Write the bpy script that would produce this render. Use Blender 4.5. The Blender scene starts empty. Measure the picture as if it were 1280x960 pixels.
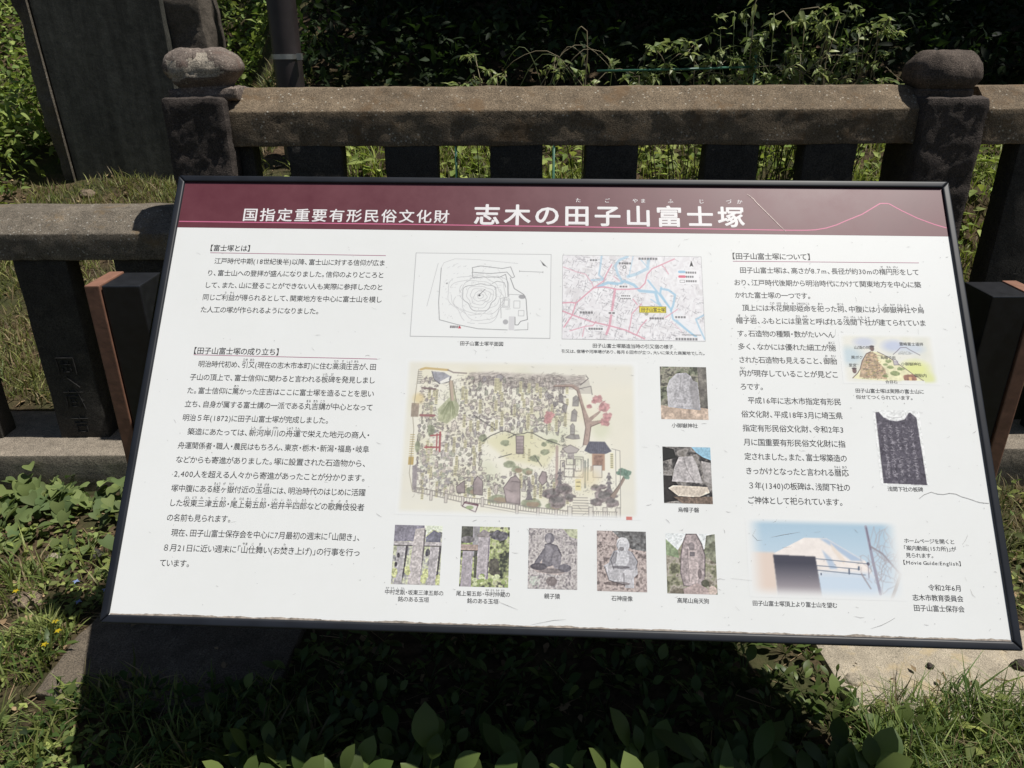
import bpy, bmesh, math, random
import numpy as np
from mathutils import Vector, Matrix, noise as mnoise

scene = bpy.context.scene
COL = scene.collection
rad = math.radians

# ------------------------------------------------------------------ camera
cam_d = bpy.data.cameras.new('camera')
cam_d.sensor_width = 36.0
cam_d.lens = 945.0 / 1280.0 * 36.0
cam_d.clip_start = 0.05
cam_d.clip_end = 400.0
cam = bpy.data.objects.new('camera', cam_d)
COL.objects.link(cam)
cam.matrix_world = Matrix((
    (0.99998888, 0.00471693, 0.0, 0.0),
    (-0.00192042, 0.40712927, -0.91336853, 0.0),
    (-0.00430829, 0.91335837, 0.4071338, 1.55),
    (0, 0, 0, 1)))
scene.camera = cam

# ------------------------------------------------------------------ daylight
SUN = Vector((0.40, -0.025, 1.0)).normalized()
world = bpy.data.worlds.new('World')
scene.world = world
world.use_nodes = True
wt = world.node_tree
bg = wt.nodes['Background']
sky = wt.nodes.new('ShaderNodeTexSky')
sky.sky_type = 'NISHITA'
sky.sun_disc = False
sky.sun_elevation = math.asin(SUN.z)
sky.sun_rotation = math.atan2(SUN.x, SUN.y)
wt.links.new(sky.outputs['Color'], bg.inputs['Color'])
bg.inputs['Strength'].default_value = 0.05
sun_d = bpy.data.lights.new('sun', 'SUN')
sun_d.energy = 5.0
sun_d.angle = rad(0.53)
sun_d.color = (1.0, 0.965, 0.905)
sun = bpy.data.objects.new('sun', sun_d)
COL.objects.link(sun)
sun.rotation_euler = SUN.to_track_quat('Z', 'Y').to_euler()
sun.location = (3, -1, 8)
vs = scene.view_settings
vs.view_transform = 'Standard'
vs.look = 'None'
vs.gamma = 1.0
vs.use_curve_mapping = False
vs.exposure = -0.05

# ------------------------------------------------------------------ helpers
def srgb(*c):
    """display colour 0-255 -> linear"""
    a = np.asarray(c, float) / 255.0
    return np.where(a <= 0.04045, a / 12.92, ((a + 0.055) / 1.055) ** 2.4)

def wloc(o):
    v = Vector((0, 0, 0))
    while o is not None:
        v = v + o.location
        o = o.parent
    return v

def tag(o, label=None, cat=None, group=None, kind=None):
    if label: o['label'] = label
    if cat: o['category'] = cat
    if group: o['group'] = group
    if kind: o['kind'] = kind
    return o

def thing(name, label, cat, loc, group=None):
    o = bpy.data.objects.new(name, None)
    o.empty_display_size = 0.1
    COL.objects.link(o)
    o.location = loc
    return tag(o, label, cat, group)

def make(name, verts, faces, mat, parent=None, origin=None, smooth=False, col=None):
    """one mesh object; verts are given in world space, stored relative to the parent / origin"""
    verts = np.asarray(verts, float)
    off = np.array(wloc(parent)) if parent is not None else (np.zeros(3) if origin is None else np.asarray(origin, float))
    me = bpy.data.meshes.new(name)
    v = (verts - off).astype(np.float32)
    if isinstance(faces, np.ndarray):
        n = len(faces); k = faces.shape[1]
        me.vertices.add(len(v)); me.vertices.foreach_set('co', v.ravel())
        me.loops.add(n * k); me.loops.foreach_set('vertex_index', faces.astype(np.int32).ravel())
        me.polygons.add(n); me.polygons.foreach_set('loop_start', np.arange(0, n * k, k, dtype=np.int32))
        me.update(calc_edges=True)
    else:
        me.from_pydata([tuple(p) for p in v], [], [list(f) for f in faces])
    me.validate()
    if col is not None:
        at = me.color_attributes.new('Col', 'FLOAT_COLOR', 'POINT')
        c = np.ones((len(v), 4), np.float32); c[:, :3] = col
        at.data.foreach_set('color', c.ravel())
    if smooth:
        me.polygons.foreach_set('use_smooth', np.ones(len(me.polygons), bool))
    me.materials.append(mat)
    o = bpy.data.objects.new(name, me)
    COL.objects.link(o)
    if parent is not None: o.parent = parent
    elif origin is not None: o.location = origin
    return o

class MB:
    """collects pieces into one mesh"""
    def __init__(s): s.v = []; s.f = []; s.n = 0
    def add(s, v, f):
        s.v += [tuple(p) for p in v]; s.f += [[i + s.n for i in q] for q in f]; s.n = len(s.v)
    def box(s, x0, x1, y0, y1, z0, z1):
        v = [(x, y, z) for x in (x0, x1) for y in (y0, y1) for z in (z0, z1)]
        s.add(v, [(0, 1, 3, 2), (4, 6, 7, 5), (0, 4, 5, 1), (2, 3, 7, 6), (0, 2, 6, 4), (1, 5, 7, 3)])
    def tube(s, pts, r, seg=8, cap=True):
        pts = [Vector(p) for p in pts]
        rs = r if isinstance(r, (list, tuple)) else [r] * len(pts)
        v = []; f = []
        ref = Vector((0.31, 0.22, 0.93))
        for i, p in enumerate(pts):
            d = (pts[min(i + 1, len(pts) - 1)] - pts[max(i - 1, 0)]).normalized()
            a = d.cross(ref)
            if a.length < 1e-3: a = d.cross(Vector((1, 0, 0)))
            a.normalize(); b = d.cross(a)
            for k in range(seg):
                t = 2 * math.pi * k / seg
                v.append(p + (a * math.cos(t) + b * math.sin(t)) * rs[i])
        for i in range(len(pts) - 1):
            for k in range(seg):
                f.append((i * seg + k, i * seg + (k + 1) % seg, (i + 1) * seg + (k + 1) % seg, (i + 1) * seg + k))
        if cap:
            f.append(tuple(range(seg))[::-1]); f.append(tuple(range((len(pts) - 1) * seg, len(pts) * seg)))
        s.add(v, f)
    def build(s, name, mat, parent=None, origin=None, smooth=False):
        return make(name, s.v, s.f, mat, parent, origin, smooth)

def smooth_by_angle(o, deg=35):
    bm = bmesh.new(); bm.from_mesh(o.data)
    for f in bm.faces: f.smooth = True
    for e in bm.edges:
        if len(e.link_faces) == 2 and e.calc_face_angle(0) > rad(deg): e.smooth = False
    bm.to_mesh(o.data); bm.free()

def bevel(o, w, seg=2):
    bm = bmesh.new(); bm.from_mesh(o.data)
    bmesh.ops.recalc_face_normals(bm, faces=bm.faces)
    bmesh.ops.bevel(bm, geom=[e for e in bm.edges if len(e.link_faces) == 2 and e.calc_face_angle(0) > 0.3],
                    offset=w, segments=seg, affect='EDGES', profile=0.6)
    bm.to_mesh(o.data); bm.free()
    return o

from mathutils import Euler
RQ = Euler((0.61, 0.37, 0.83)).to_matrix()
def roughen(o, size, amp, scale, seed=0, bev=0.0, amp2=None):
    """fine remeshing of a solid + noise, so that stone edges are worn and uneven"""
    bm = bmesh.new(); bm.from_mesh(o.data)
    bmesh.ops.recalc_face_normals(bm, faces=bm.faces)
    if bev > 0:
        bmesh.ops.bevel(bm, geom=[e for e in bm.edges if e.calc_face_angle(0) > 0.3], offset=bev, segments=2, affect='EDGES', profile=0.5)
    for _ in range(7):
        lng = [e for e in bm.edges if e.calc_length() > size]
        if not lng: break
        bmesh.ops.subdivide_edges(bm, edges=lng, cuts=1, use_grid_fill=True)
        bmesh.ops.triangulate(bm, faces=[f for f in bm.faces if len(f.verts) > 4])
    bm.normal_update()
    amp2 = amp * 0.5 if amp2 is None else amp2
    sv = Vector((seed * 7.3, seed * 3.1, seed * 1.7))
    moves = []
    for v in bm.verts:
        rc = RQ @ v.co
        p = rc * scale + sv
        d = mnoise.fractal(p, 0.9, 2.1, 4) * amp + mnoise.noise(rc * scale * 5.1 + sv) * amp2
        moves.append(v.normal * d)
    for v, m in zip(bm.verts, moves): v.co += m
    for f in bm.faces: f.smooth = True
    for e in bm.edges:
        if len(e.link_faces) == 2 and e.calc_face_angle(0) > rad(40): e.smooth = False
    bm.to_mesh(o.data); bm.free()
    return o

# ------------------------------------------------------------------ materials
def mat_new(name):
    m = bpy.data.materials.new(name); m.use_nodes = True
    return m, m.node_tree, m.node_tree.nodes['Principled BSDF']

def N(t, kind, **kw):
    n = t.nodes.new(kind)
    for k, v in kw.items():
        if k in n.inputs: n.inputs[k].default_value = v
        else: setattr(n, k, v)
    return n

def ramp(t, src, stops):
    r = t.nodes.new('ShaderNodeValToRGB')
    cr = r.color_ramp
    while len(cr.elements) < len(stops): cr.elements.new(0.5)
    for e, (p, c) in zip(cr.elements, stops):
        e.position = p; e.color = (*c, 1) if len(c) == 3 else c
    t.links.new(src, r.inputs[0])
    return r

def mixc(t, fac, a, b, mode='MIX'):
    m = t.nodes.new('ShaderNodeMix'); m.data_type = 'RGBA'; m.blend_type = mode
    for sock, val in ((m.inputs[0], fac), (m.inputs[6], a), (m.inputs[7], b)):
        if hasattr(val, 'is_output'): t.links.new(val, sock)
        elif isinstance(val, (int, float)): sock.default_value = val
        else: sock.default_value = (*val, 1)
    return m.outputs[2]

def simple(name, c, rough=0.5, metal=0.0, var=0.15, scale=20.0, bump=0.0, spec=0.5):
    m, t, p = mat_new(name)
    tc = N(t, 'ShaderNodeTexCoord')
    n = N(t, 'ShaderNodeTexNoise', Scale=scale, Detail=5.0)
    t.links.new(tc.outputs['Object'], n.inputs['Vector'])
    r = ramp(t, n.outputs['Fac'], [(0.3, tuple(x * (1 - var) for x in c)), (0.7, tuple(x * (1 + var) for x in c))])
    t.links.new(r.outputs[0], p.inputs['Base Color'])
    p.inputs['Roughness'].default_value = rough
    p.inputs['Metallic'].default_value = metal
    p.inputs['Specular IOR Level'].default_value = spec
    if bump > 0:
        b = N(t, 'ShaderNodeBump', Strength=bump, Distance=0.004)
        t.links.new(n.outputs['Fac'], b.inputs['Height']); t.links.new(b.outputs[0], p.inputs['Normal'])
    return m

def stone(name, base, dark, fleck, fleck_amt=0.5, bump=0.6, spot=None, grain=260.0, vs_=80.0, gate0=0.5, stain=0.0):
    """weathered stone: broad tone, staining, grain, small pale lichen flecks"""
    m, t, p = mat_new(name)
    tc = N(t, 'ShaderNodeTexCoord'); co = tc.outputs['Object']
    def noise(s, d=6.0, r=0.6):
        n = N(t, 'ShaderNodeTexNoise', Scale=s, Detail=d, Roughness=r); t.links.new(co, n.inputs['Vector']); return n.outputs['Fac']
    big = noise(4.0); mid = noise(22.0); fine = noise(grain, 3.0, 0.7)
    r1 = ramp(t, big, [(0.32, dark), (0.62, base)])
    c = mixc(t, 0.55, r1.outputs[0], ramp(t, mid, [(0.3, tuple(x * 0.55 for x in base)), (0.7, tuple(min(1, x * 1.3) for x in base))]).outputs[0])
    g = ramp(t, fine, [(0.36, (0.45, 0.45, 0.45)), (0.66, (1.45, 1.42, 1.38))])
    c = mixc(t, 1.0, c, g.outputs[0], 'MULTIPLY')
    vor = N(t, 'ShaderNodeTexVoronoi', Scale=vs_); t.links.new(co, vor.inputs['Vector'])
    fl = ramp(t, vor.outputs['Distance'], [(0.12, (1, 1, 1)), (0.24, (0, 0, 0))])
    gate = ramp(t, noise(16.0), [(gate0, (0, 0, 0)), (gate0 + .12, (1, 1, 1))])
    k = N(t, 'ShaderNodeMath', operation='MULTIPLY'); t.links.new(fl.outputs[0], k.inputs[0]); t.links.new(gate.outputs[0], k.inputs[1])
    k2 = N(t, 'ShaderNodeMath', operation='MULTIPLY'); t.links.new(k.outputs[0], k2.inputs[0]); k2.inputs[1].default_value = fleck_amt
    c = mixc(t, k2.outputs[0], c, fleck)
    if spot is not None:
        sp = ramp(t, noise(9.0, 8.0, 0.7), [(0.54, (0, 0, 0)), (0.64, (0.8, 0.8, 0.8))])
        c = mixc(t, sp.outputs[0], c, spot)
    if stain > 0:
        sm = N(t, 'ShaderNodeMapping'); sm.inputs['Scale'].default_value = (14.0, 14.0, 1.6); t.links.new(co, sm.inputs['Vector'])
        sn = N(t, 'ShaderNodeTexNoise', Scale=1.0, Detail=6.0, Roughness=0.65); t.links.new(sm.outputs[0], sn.inputs['Vector'])
        c = mixc(t, 1.0, c, ramp(t, sn.outputs['Fac'], [(0.38, (1 - stain,) * 3), (0.62, (1 + stain * .5,) * 3)]).outputs[0], 'MULTIPLY')
    t.links.new(c, p.inputs['Base Color'])
    p.inputs['Roughness'].default_value = 0.9
    p.inputs['Specular IOR Level'].default_value = 0.25
    b1 = N(t, 'ShaderNodeBump', Strength=bump, Distance=0.008); t.links.new(mid, b1.inputs['Height'])
    b2 = N(t, 'ShaderNodeBump', Strength=bump, Distance=0.0025); t.links.new(fine, b2.inputs['Height'])
    t.links.new(b1.outputs[0], b2.inputs['Normal']); t.links.new(b2.outputs[0], p.inputs['Normal'])
    return m

def leafmat(name, rough=0.42, trans=0.35, spec=0.3):
    """leaf colour comes from the per-leaf 'Col' attribute; light also passes through the blade"""
    m, t, p = mat_new(name)
    a = N(t, 'ShaderNodeAttribute', attribute_name='Col')
    t.links.new(a.outputs['Color'], p.inputs['Base Color'])
    p.inputs['Roughness'].default_value = rough
    p.inputs['Specular IOR Level'].default_value = spec
    tr = N(t, 'ShaderNodeBsdfTranslucent')
    hs = N(t, 'ShaderNodeHueSaturation', Saturation=1.15, Value=1.25)
    t.links.new(a.outputs['Color'], hs.inputs['Color']); t.links.new(hs.outputs[0], tr.inputs['Color'])
    mx = N(t, 'ShaderNodeMixShader'); mx.inputs[0].default_value = trans
    t.links.new(p.outputs[0], mx.inputs[1]); t.links.new(tr.outputs[0], mx.inputs[2])
    t.links.new(mx.outputs[0], t.nodes['Material Output'].inputs['Surface'])
    return m

def attrmat(name, rough=0.4, spec=0.5):
    m, t, p = mat_new(name)
    a = N(t, 'ShaderNodeAttribute', attribute_name='Col')
    t.links.new(a.outputs['Color'], p.inputs['Base Color'])
    p.inputs['Roughness'].default_value = rough
    p.inputs['Specular IOR Level'].default_value = spec
    return m

PANEL_WHITE = 0.80
M = {}
M['leaf'] = leafmat('leaf')
M['leaf_matt'] = leafmat('leaf matt', 0.62, 0.3, 0.2)
M['grass'] = leafmat('grass blade', 0.5, 0.35)
M['litter'] = attrmat('dry litter', 0.85, 0.2)
M['stem'] = simple('green stem', (0.11, 0.14, 0.045), 0.6)
M['dry_stem'] = simple('dry stem', (0.24, 0.2, 0.12), 0.8)
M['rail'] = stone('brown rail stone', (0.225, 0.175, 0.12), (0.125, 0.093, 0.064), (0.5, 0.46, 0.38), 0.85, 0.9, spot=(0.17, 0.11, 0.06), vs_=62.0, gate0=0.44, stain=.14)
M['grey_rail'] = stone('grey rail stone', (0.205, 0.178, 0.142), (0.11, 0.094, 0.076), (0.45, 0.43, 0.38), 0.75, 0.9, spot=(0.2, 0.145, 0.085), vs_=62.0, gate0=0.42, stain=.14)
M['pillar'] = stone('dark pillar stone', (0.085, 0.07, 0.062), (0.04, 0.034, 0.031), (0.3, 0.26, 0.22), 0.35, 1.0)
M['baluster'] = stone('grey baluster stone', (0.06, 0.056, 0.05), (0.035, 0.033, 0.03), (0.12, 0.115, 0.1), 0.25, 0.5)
M['cap'] = stone('weathered cap stone', (0.225, 0.188, 0.162), (0.135, 0.106, 0.092), (0.5, 0.46, 0.4), 0.6, 0.8, spot=(0.15, 0.1, 0.08), vs_=62.0, gate0=.42)
M['cap_dark'] = stone('dark cap stone', (0.135, 0.108, 0.09), (0.075, 0.06, 0.05), (0.32, 0.28, 0.23), 0.45, 0.9, stain=.3)
M['kerb'] = stone('curb concrete', (0.27, 0.235, 0.19), (0.19, 0.16, 0.13), (0.42, 0.4, 0.36), 0.3, 0.5)
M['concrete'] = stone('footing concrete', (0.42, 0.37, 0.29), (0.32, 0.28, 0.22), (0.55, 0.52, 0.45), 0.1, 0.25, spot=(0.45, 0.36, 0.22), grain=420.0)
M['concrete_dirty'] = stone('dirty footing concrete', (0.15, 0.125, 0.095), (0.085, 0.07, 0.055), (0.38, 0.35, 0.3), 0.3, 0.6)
M['stele_rough'] = stone('rough stele stone', (0.14, 0.12, 0.1), (0.07, 0.06, 0.05), (0.28, 0.26, 0.23), 0.4, 1.0)
M['stele_face'] = stone('stele face', (0.105, 0.104, 0.09), (0.068, 0.068, 0.058), (0.16, 0.16, 0.145), 0.4, 0.3, stain=.35)
M['pebble'] = stone('pebble', (0.23, 0.18, 0.13), (0.14, 0.11, 0.08), (0.35, 0.3, 0.25), 0.3, 0.5)
M['bark'] = stone('bark', (0.09, 0.07, 0.05), (0.045, 0.035, 0.027), (0.16, 0.15, 0.12), 0.3, 1.0)
M['chip'] = stone('fresh stone break', (0.46, 0.41, 0.34), (0.33, 0.29, 0.24), (0.6, 0.56, 0.5), 0.4, 0.7)
M['wood'] = simple('reddish wood', (0.25, 0.125, 0.082), 0.55, 0, 0.18, 30.0, 0.2)
M['black'] = simple('black paint', (0.018, 0.019, 0.022), 0.32, 0, 0.25, 40.0)
M['frame'] = simple('black anodised aluminium', (0.009, 0.011, 0.016), 0.48, 0.0, 0.3, 15.0, 0, 0.5)
M['pole'] = simple('dark brown steel', (0.035, 0.027, 0.027), 0.42, 0.0, 0.25, 12.0)
M['band'] = simple('steel band', (0.42, 0.42, 0.4), 0.4, 0.8, 0.2)
M['wire'] = simple('green coated wire', (0.05, 0.16, 0.1), 0.4)
M['ink'] = simple('printing ink', (0.036, 0.033, 0.034), 0.5, 0, 0.3, 400.0)
M['white_ink'] = simple('white lettering', (0.82, 0.8, 0.8), 0.4, 0, 0.02)
M['pink_ink'] = simple('pink line', (0.6, 0.16, 0.28), 0.4, 0, 0.05)
M['rule_ink'] = simple('rule line', (0.42, 0.16, 0.25), 0.4, 0, 0.05)
M['print'] = attrmat('printed picture', 0.42, 0.4)
M['scuff'] = simple('scuff mark', (0.33, 0.32, 0.31), 0.7, 0, 0.5, 300.0)
M['scuff_light'] = simple('light scratch', (0.8, 0.66, 0.6), 0.6, 0, 0.3, 300.0)
M['dust'] = simple('dust on ledge', (0.36, 0.31, 0.26), 0.9, 0, 0.5, 90.0)
M['hole'] = simple('carving', (0.018, 0.017, 0.016), 0.9)

# white panel with faint weathering
m, t, p = mat_new('white panel'); tc = N(t, 'ShaderNodeTexCoord')
n1 = N(t, 'ShaderNodeTexNoise', Scale=5.0, Detail=8.0, Roughness=0.7); t.links.new(tc.outputs['Object'], n1.inputs['Vector'])
r = ramp(t, n1.outputs['Fac'], [(0.3, (0.775, 0.785, 0.77)), (0.6, (0.80, 0.81, 0.80))])
t.links.new(r.outputs[0], p.inputs['Base Color'])
p.inputs['Roughness'].default_value = 0.42; p.inputs['Specular IOR Level'].default_value = 0.4
M['panel'] = m
# maroon header, faded and matt-scuffed
m, t, p = mat_new('maroon header'); tc = N(t, 'ShaderNodeTexCoord')
mp = N(t, 'ShaderNodeMapping'); mp.inputs['Scale'].default_value = (1, 1, 1)
t.links.new(tc.outputs['Object'], mp.inputs['Vector'])
n1 = N(t, 'ShaderNodeTexNoise', Scale=9.0, Detail=9.0, Roughness=0.7); t.links.new(mp.outputs[0], n1.inputs['Vector'])
r = ramp(t, n1.outputs['Fac'], [(0.3, (0.105, 0.021, 0.031)), (0.7, (0.135, 0.031, 0.043))])
t.links.new(r.outputs[0], p.inputs['Base Color'])
rr = ramp(t, n1.outputs['Fac'], [(0.3, (0.40, 0.40, 0.40)), (0.7, (0.50, 0.50, 0.50))])
t.links.new(rr.outputs[0], p.inputs['Roughness']); p.inputs['Specular IOR Level'].default_value = 0.68
M['maroon'] = m
# ground: soil
m, t, p = mat_new('soil'); tc = N(t, 'ShaderNodeTexCoord'); co = tc.outputs['Object']
def _n(s, d=8.0, r=0.65):
    n = N(t, 'ShaderNodeTexNoise', Scale=s, Detail=d, Roughness=r); t.links.new(co, n.inputs['Vector']); return n.outputs['Fac']
a = ramp(t, _n(3.0), [(0.35, (0.045, 0.036, 0.022)), (0.65, (0.12, 0.085, 0.055))])
b = ramp(t, _n(45.0), [(0.3, (0.35, 0.33, 0.3)), (0.72, (1.5, 1.45, 1.4))])
c = mixc(t, 1.0, a.outputs[0], b.outputs[0], 'MULTIPLY')
moss = ramp(t, _n(2.1, 6.0), [(0.46, (0, 0, 0)), (0.6, (0.7, 0.7, 0.7))])
c = mixc(t, moss.outputs[0], c, (0.045, 0.06, 0.02))
t.links.new(c, p.inputs['Base Color']); p.inputs['Roughness'].default_value = 0.95; p.inputs['Specular IOR Level'].default_value = 0.15
bp = N(t, 'ShaderNodeBump', Strength=0.9, Distance=0.012); t.links.new(_n(60.0), bp.inputs['Height']); t.links.new(bp.outputs[0], p.inputs['Normal'])
M['soil'] = m
# ------------------------------------------------------------------ ground
def sstep(a, b, x):
    t = np.clip((x - a) / (b - a), 0, 1); return t * t * (3 - 2 * t)

def ground_z(x, y):
    x = np.asarray(x, float); y = np.asarray(y, float)
    wob = 0.010 * np.sin(3.1 * x + 1.3) * np.cos(2.7 * y) + 0.007 * np.sin(7.7 * x - 2.0 * y) + 0.004 * np.sin(15 * y + 9 * x)
    left = np.where(y < 5.4, 0.18 + 0.29 * (y - 2.9), 0.905 + 0.62 * (y - 5.4))
    main = np.where(y < 3.4, 0.16 + 1.22 * (y - 2.72), np.where(y < 4.3, 0.99 + 0.30 * (y - 3.4), 1.26 + 0.55 * (y - 4.3)))
    k = sstep(-1.75, -1.0, x + 0.12 * (y - 3.0))
    back = left * (1 - k) + main * k
    back = np.minimum(back, 5.2 + 0.02 * np.sin(x))
    ramp_ = sstep(2.5, 2.78, y)
    z = np.maximum(back, 0.14) * ramp_ + wob * (1 + 2 * ramp_)
    return z

def axis(pieces):
    out = []
    for a, b, st in pieces: out += list(np.arange(a, b, st))
    return np.array(sorted(set(np.round(out, 4))))
gx = axis([(-60, -6, 3), (-6, -2.4, 0.3), (-2.4, 2.4, 0.045), (2.4, 6, 0.3), (6, 61, 3)])
gy = axis([(-40, 0, 2), (0, 0.9, 0.15), (0.9, 4.4, 0.045), (4.4, 14, 0.3), (14, 91, 4)])
XX, YY = np.meshgrid(gx, gy)
ZZ = ground_z(XX, YY)
near = (np.abs(XX) < 2.5) & (YY > 0.8) & (YY < 4.5)
rng = np.random.default_rng(3)
ZZ = ZZ + np.where(near, rng.normal(0, 0.0035, XX.shape), 0)
nx, ny = len(gx), len(gy)
idx = np.arange(nx * ny).reshape(ny, nx)
F = np.stack([idx[:-1, :-1], idx[:-1, 1:], idx[1:, 1:], idx[1:, :-1]], -1).reshape(-1, 4)
g = make('ground', np.stack([XX, YY, ZZ], -1).reshape(-1, 3), F, M['soil'], smooth=True)
tag(g, 'brown soil ground rising into a mound behind the stone fence', kind='structure')

# ------------------------------------------------------------------ stone fences
def solid(name, x0, x1, y0, y1, z0, z1, mat, parent, size=0.05, amp=0.004, scale=9, seed=0, bev=0.006, origin=None):
    b = MB(); b.box(x0, x1, y0, y1, z0, z1)
    o = b.build(name, mat, parent, origin)
    return roughen(o, size, amp, scale, seed, bev)

def rail(name, x0, x1, yf, yb, zb, zf, zt, run, mat, parent, seed):
    """coping stone: upright face, sloping weathered top"""
    prof = [(yf, zb), (yf, zf), (yf + run, zt), (yb - 0.03, zt), (yb, zf), (yb, zb)]
    v = [(x, y, z) for x in (x0, x1) for (y, z) in prof]
    k = len(prof)
    f = [tuple(range(k)), tuple(range(2 * k - 1, k - 1, -1))] + [(i, i + k, (i + 1) % k + k, (i + 1) % k) for i in range(k)]
    b = MB(); b.add(v, f)
    o = b.build(name, mat, parent)
    return roughen(o, 0.022, 0.0028, 9, seed, 0.0035, 0.0018)

def cap_stone(name, cx, cy, z0, z1, rx, ry, mat, parent, seed, neck, flat=0.35, chip=None, sq=3.2, amp=0.008):
    """mushroom-like finial: square-ish dome on a short neck"""
    prof = neck
    seg = 56; v = []; f = []
    for (r, h) in prof:
        z = z0 + (z1 - z0) * h
        for k in range(seg):
            a = 2 * math.pi * k / seg
            c, s = math.cos(a), math.sin(a)
            q = (abs(c) ** sq + abs(s) ** sq) ** (-1 / sq)
            v.append((cx + rx * r * q * c, cy + ry * r * q * s, z))
    n = len(prof)
    for i in range(n - 1):
        for k in range(seg):
            f.append((i * seg + k, i * seg + (k + 1) % seg, (i + 1) * seg + (k + 1) % seg, (i + 1) * seg + k))
    f.append(tuple(range(seg))[::-1]); f.append(tuple(range((n - 1) * seg, n * seg)))
    b = MB(); b.add(v, f)
    o = b.build(name, mat, parent)
    roughen(o, 0.02, amp, 13, seed, 0, amp * 0.35)
    return o

def glyph_strokes(name, strokes, x0, z0, w, h, y, parent):
    """carved strokes on an upright face: thin dark grooves"""
    b = MB()
    for (ax, az, bx, bz, wd) in strokes:
        p = Vector((x0 + ax * w, y, z0 + az * h)); q = Vector((x0 + bx * w, y, z0 + bz * h))
        b.tube([p, (p + q) / 2, q], [wd * 0.45, wd * .7, wd * 0.4], 6)
    return b.build(name, M['hole'], parent)

KICHI = [(0.1, 0.8, 0.9, 0.8, .0045), (0.5, 1.0, 0.5, 0.55, .0045), (0.2, 0.55, 0.8, 0.55, .0045), (0.27, 0.38, 0.27, 0.02, .0045), (0.27, 0.38, 0.75, 0.38, .004), (0.75, 0.38, 0.75, 0.02, .0045), (0.27, 0.05, 0.75, 0.05, .004)]
KURA = [(0.05, 0.9, 0.95, 0.9, .004), (0.3, 1.0, 0.3, 0.8, .004), (0.7, 1.0, 0.7, 0.8, .004), (0.12, 0.72, 0.75, 0.72, .004), (0.12, 0.72, 0.08, 0.1, .0045), (0.25, 0.58, 0.6, 0.58, .0035), (0.25, 0.4, 0.6, 0.4, .0035), (0.25, 0.2, 0.6, 0.2, .0035), (0.3, 0.58, 0.3, 0.2, .0035), (0.5, 0.58, 0.5, 0.2, .0035), (0.72, 0.95, 0.92, 0.05, .005), (0.92, 0.5, 0.68, 0.12, .004)]
OKA = [(0.1, 0.95, 0.1, 0.05, .0045), (0.1, 0.95, 0.9, 0.95, .0045), (0.9, 0.95, 0.9, 0.05, .0045), (0.33, 0.8, 0.38, 0.66, .004), (0.66, 0.8, 0.6, 0.66, .004), (0.25, 0.6, 0.75, 0.6, .004), (0.5, 0.6, 0.5, 0.2, .004), (0.3, 0.42, 0.3, 0.2, .004), (0.7, 0.42, 0.7, 0.2, .004), (0.3, 0.2, 0.7, 0.2, .004)]
IRI = [(0.42, 0.95, 0.3, 0.8, .004), (0.35, 0.85, 0.9, 0.1, .0045)]
SHIMA = [(0.45, 1.0, 0.35, 0.9, .004), (0.2, 0.88, 0.8, 0.88, .004), (0.2, 0.88, 0.2, 0.4, .0045), (0.8, 0.88, 0.8, 0.62, .004), (0.2, 0.75, 0.8, 0.75, .004), (0.2, 0.62, 0.8, 0.62, .004), (0.2, 0.48, 0.92, 0.48, .004), (0.92, 0.48, 0.86, 0.02, .0045), (0.3, 0.32, 0.3, 0.05, .004), (0.5, 0.36, 0.5, 0.05, .004), (0.7, 0.32, 0.7, 0.05, .004), (0.3, 0.05, 0.7, 0.05, .004), (0.1, 0.3, 0.05, 0.05, .004)]

GR = 'stone fences round the mound'
# low fence on the left
fl = thing('stone_fence', 'low grey stone fence with carved balusters, on the left', 'stone fence', (-1.9, 2.68, 0.0), GR)
rail('rail', -3.6, -1.135, 2.6, 2.86, 0.873, 0.966, 1.028, 0.10, M['grey_rail'], fl, 4)
cb = solid('curb', -3.6, -1.11, 2.47, 2.86, -0.15, 0.166, M['kerb'], fl, 0.06, 0.004, 6, 9, 0.008)
for k, x in enumerate((-3.25, -2.91, -2.57, -2.235, -1.76, -1.405)):
    if k == 3: x = -2.17
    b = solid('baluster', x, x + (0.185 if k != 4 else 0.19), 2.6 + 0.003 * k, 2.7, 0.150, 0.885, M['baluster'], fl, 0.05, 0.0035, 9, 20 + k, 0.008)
    if k == 4:
        yy = 2.6085
        for st, z, hh in ((OKA, 0.43, 0.075), (IRI, 0.375, 0.06), (KURA, 0.285, 0.085), (KICHI, 0.19, 0.075)):
            glyph_strokes('carved_character', st, x + 0.055, z, 0.08, hh, yy, b)
    if k == 3:
        for st, z in ((KICHI, 0.2), (OKA, 0.3)):
            glyph_strokes('carved_character', st, x + 0.06, z, 0.08, 0.08, 2.606, b)

# tall fence with the two capped pillars
ft = thing('stone_fence', 'tall brown stone fence with two capped pillars behind the sign', 'stone fence', (0.2, 2.68, 0.0), GR)
rail('rail', -0.93, 1.345, 2.6, 2.80, 1.252, 1.362, 1.428, 0.085, M['rail'], ft, 1)
solid('curb', -1.10, 1.56, 2.49, 2.84, -0.15, 0.165, M['kerb'], ft, 0.08, 0.004, 6, 10, 0.008)
for k, x in enumerate((-0.74, -0.42, -0.07, 0.248, 0.648, 0.975)):
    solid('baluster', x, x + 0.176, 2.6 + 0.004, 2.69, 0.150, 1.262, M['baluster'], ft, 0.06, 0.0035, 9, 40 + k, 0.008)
solid('baluster', -0.915, -0.865, 2.64, 2.72, 0.150, 1.26, M['baluster'], ft, 0.06, 0.003, 9, 47, 0.008)
pl = solid('pillar', -1.116, -0.914, 2.56, 2.80, -0.05, 1.408, M['pillar'], ft, 0.016, 0.0045, 17, 60, 0.014, )
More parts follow.
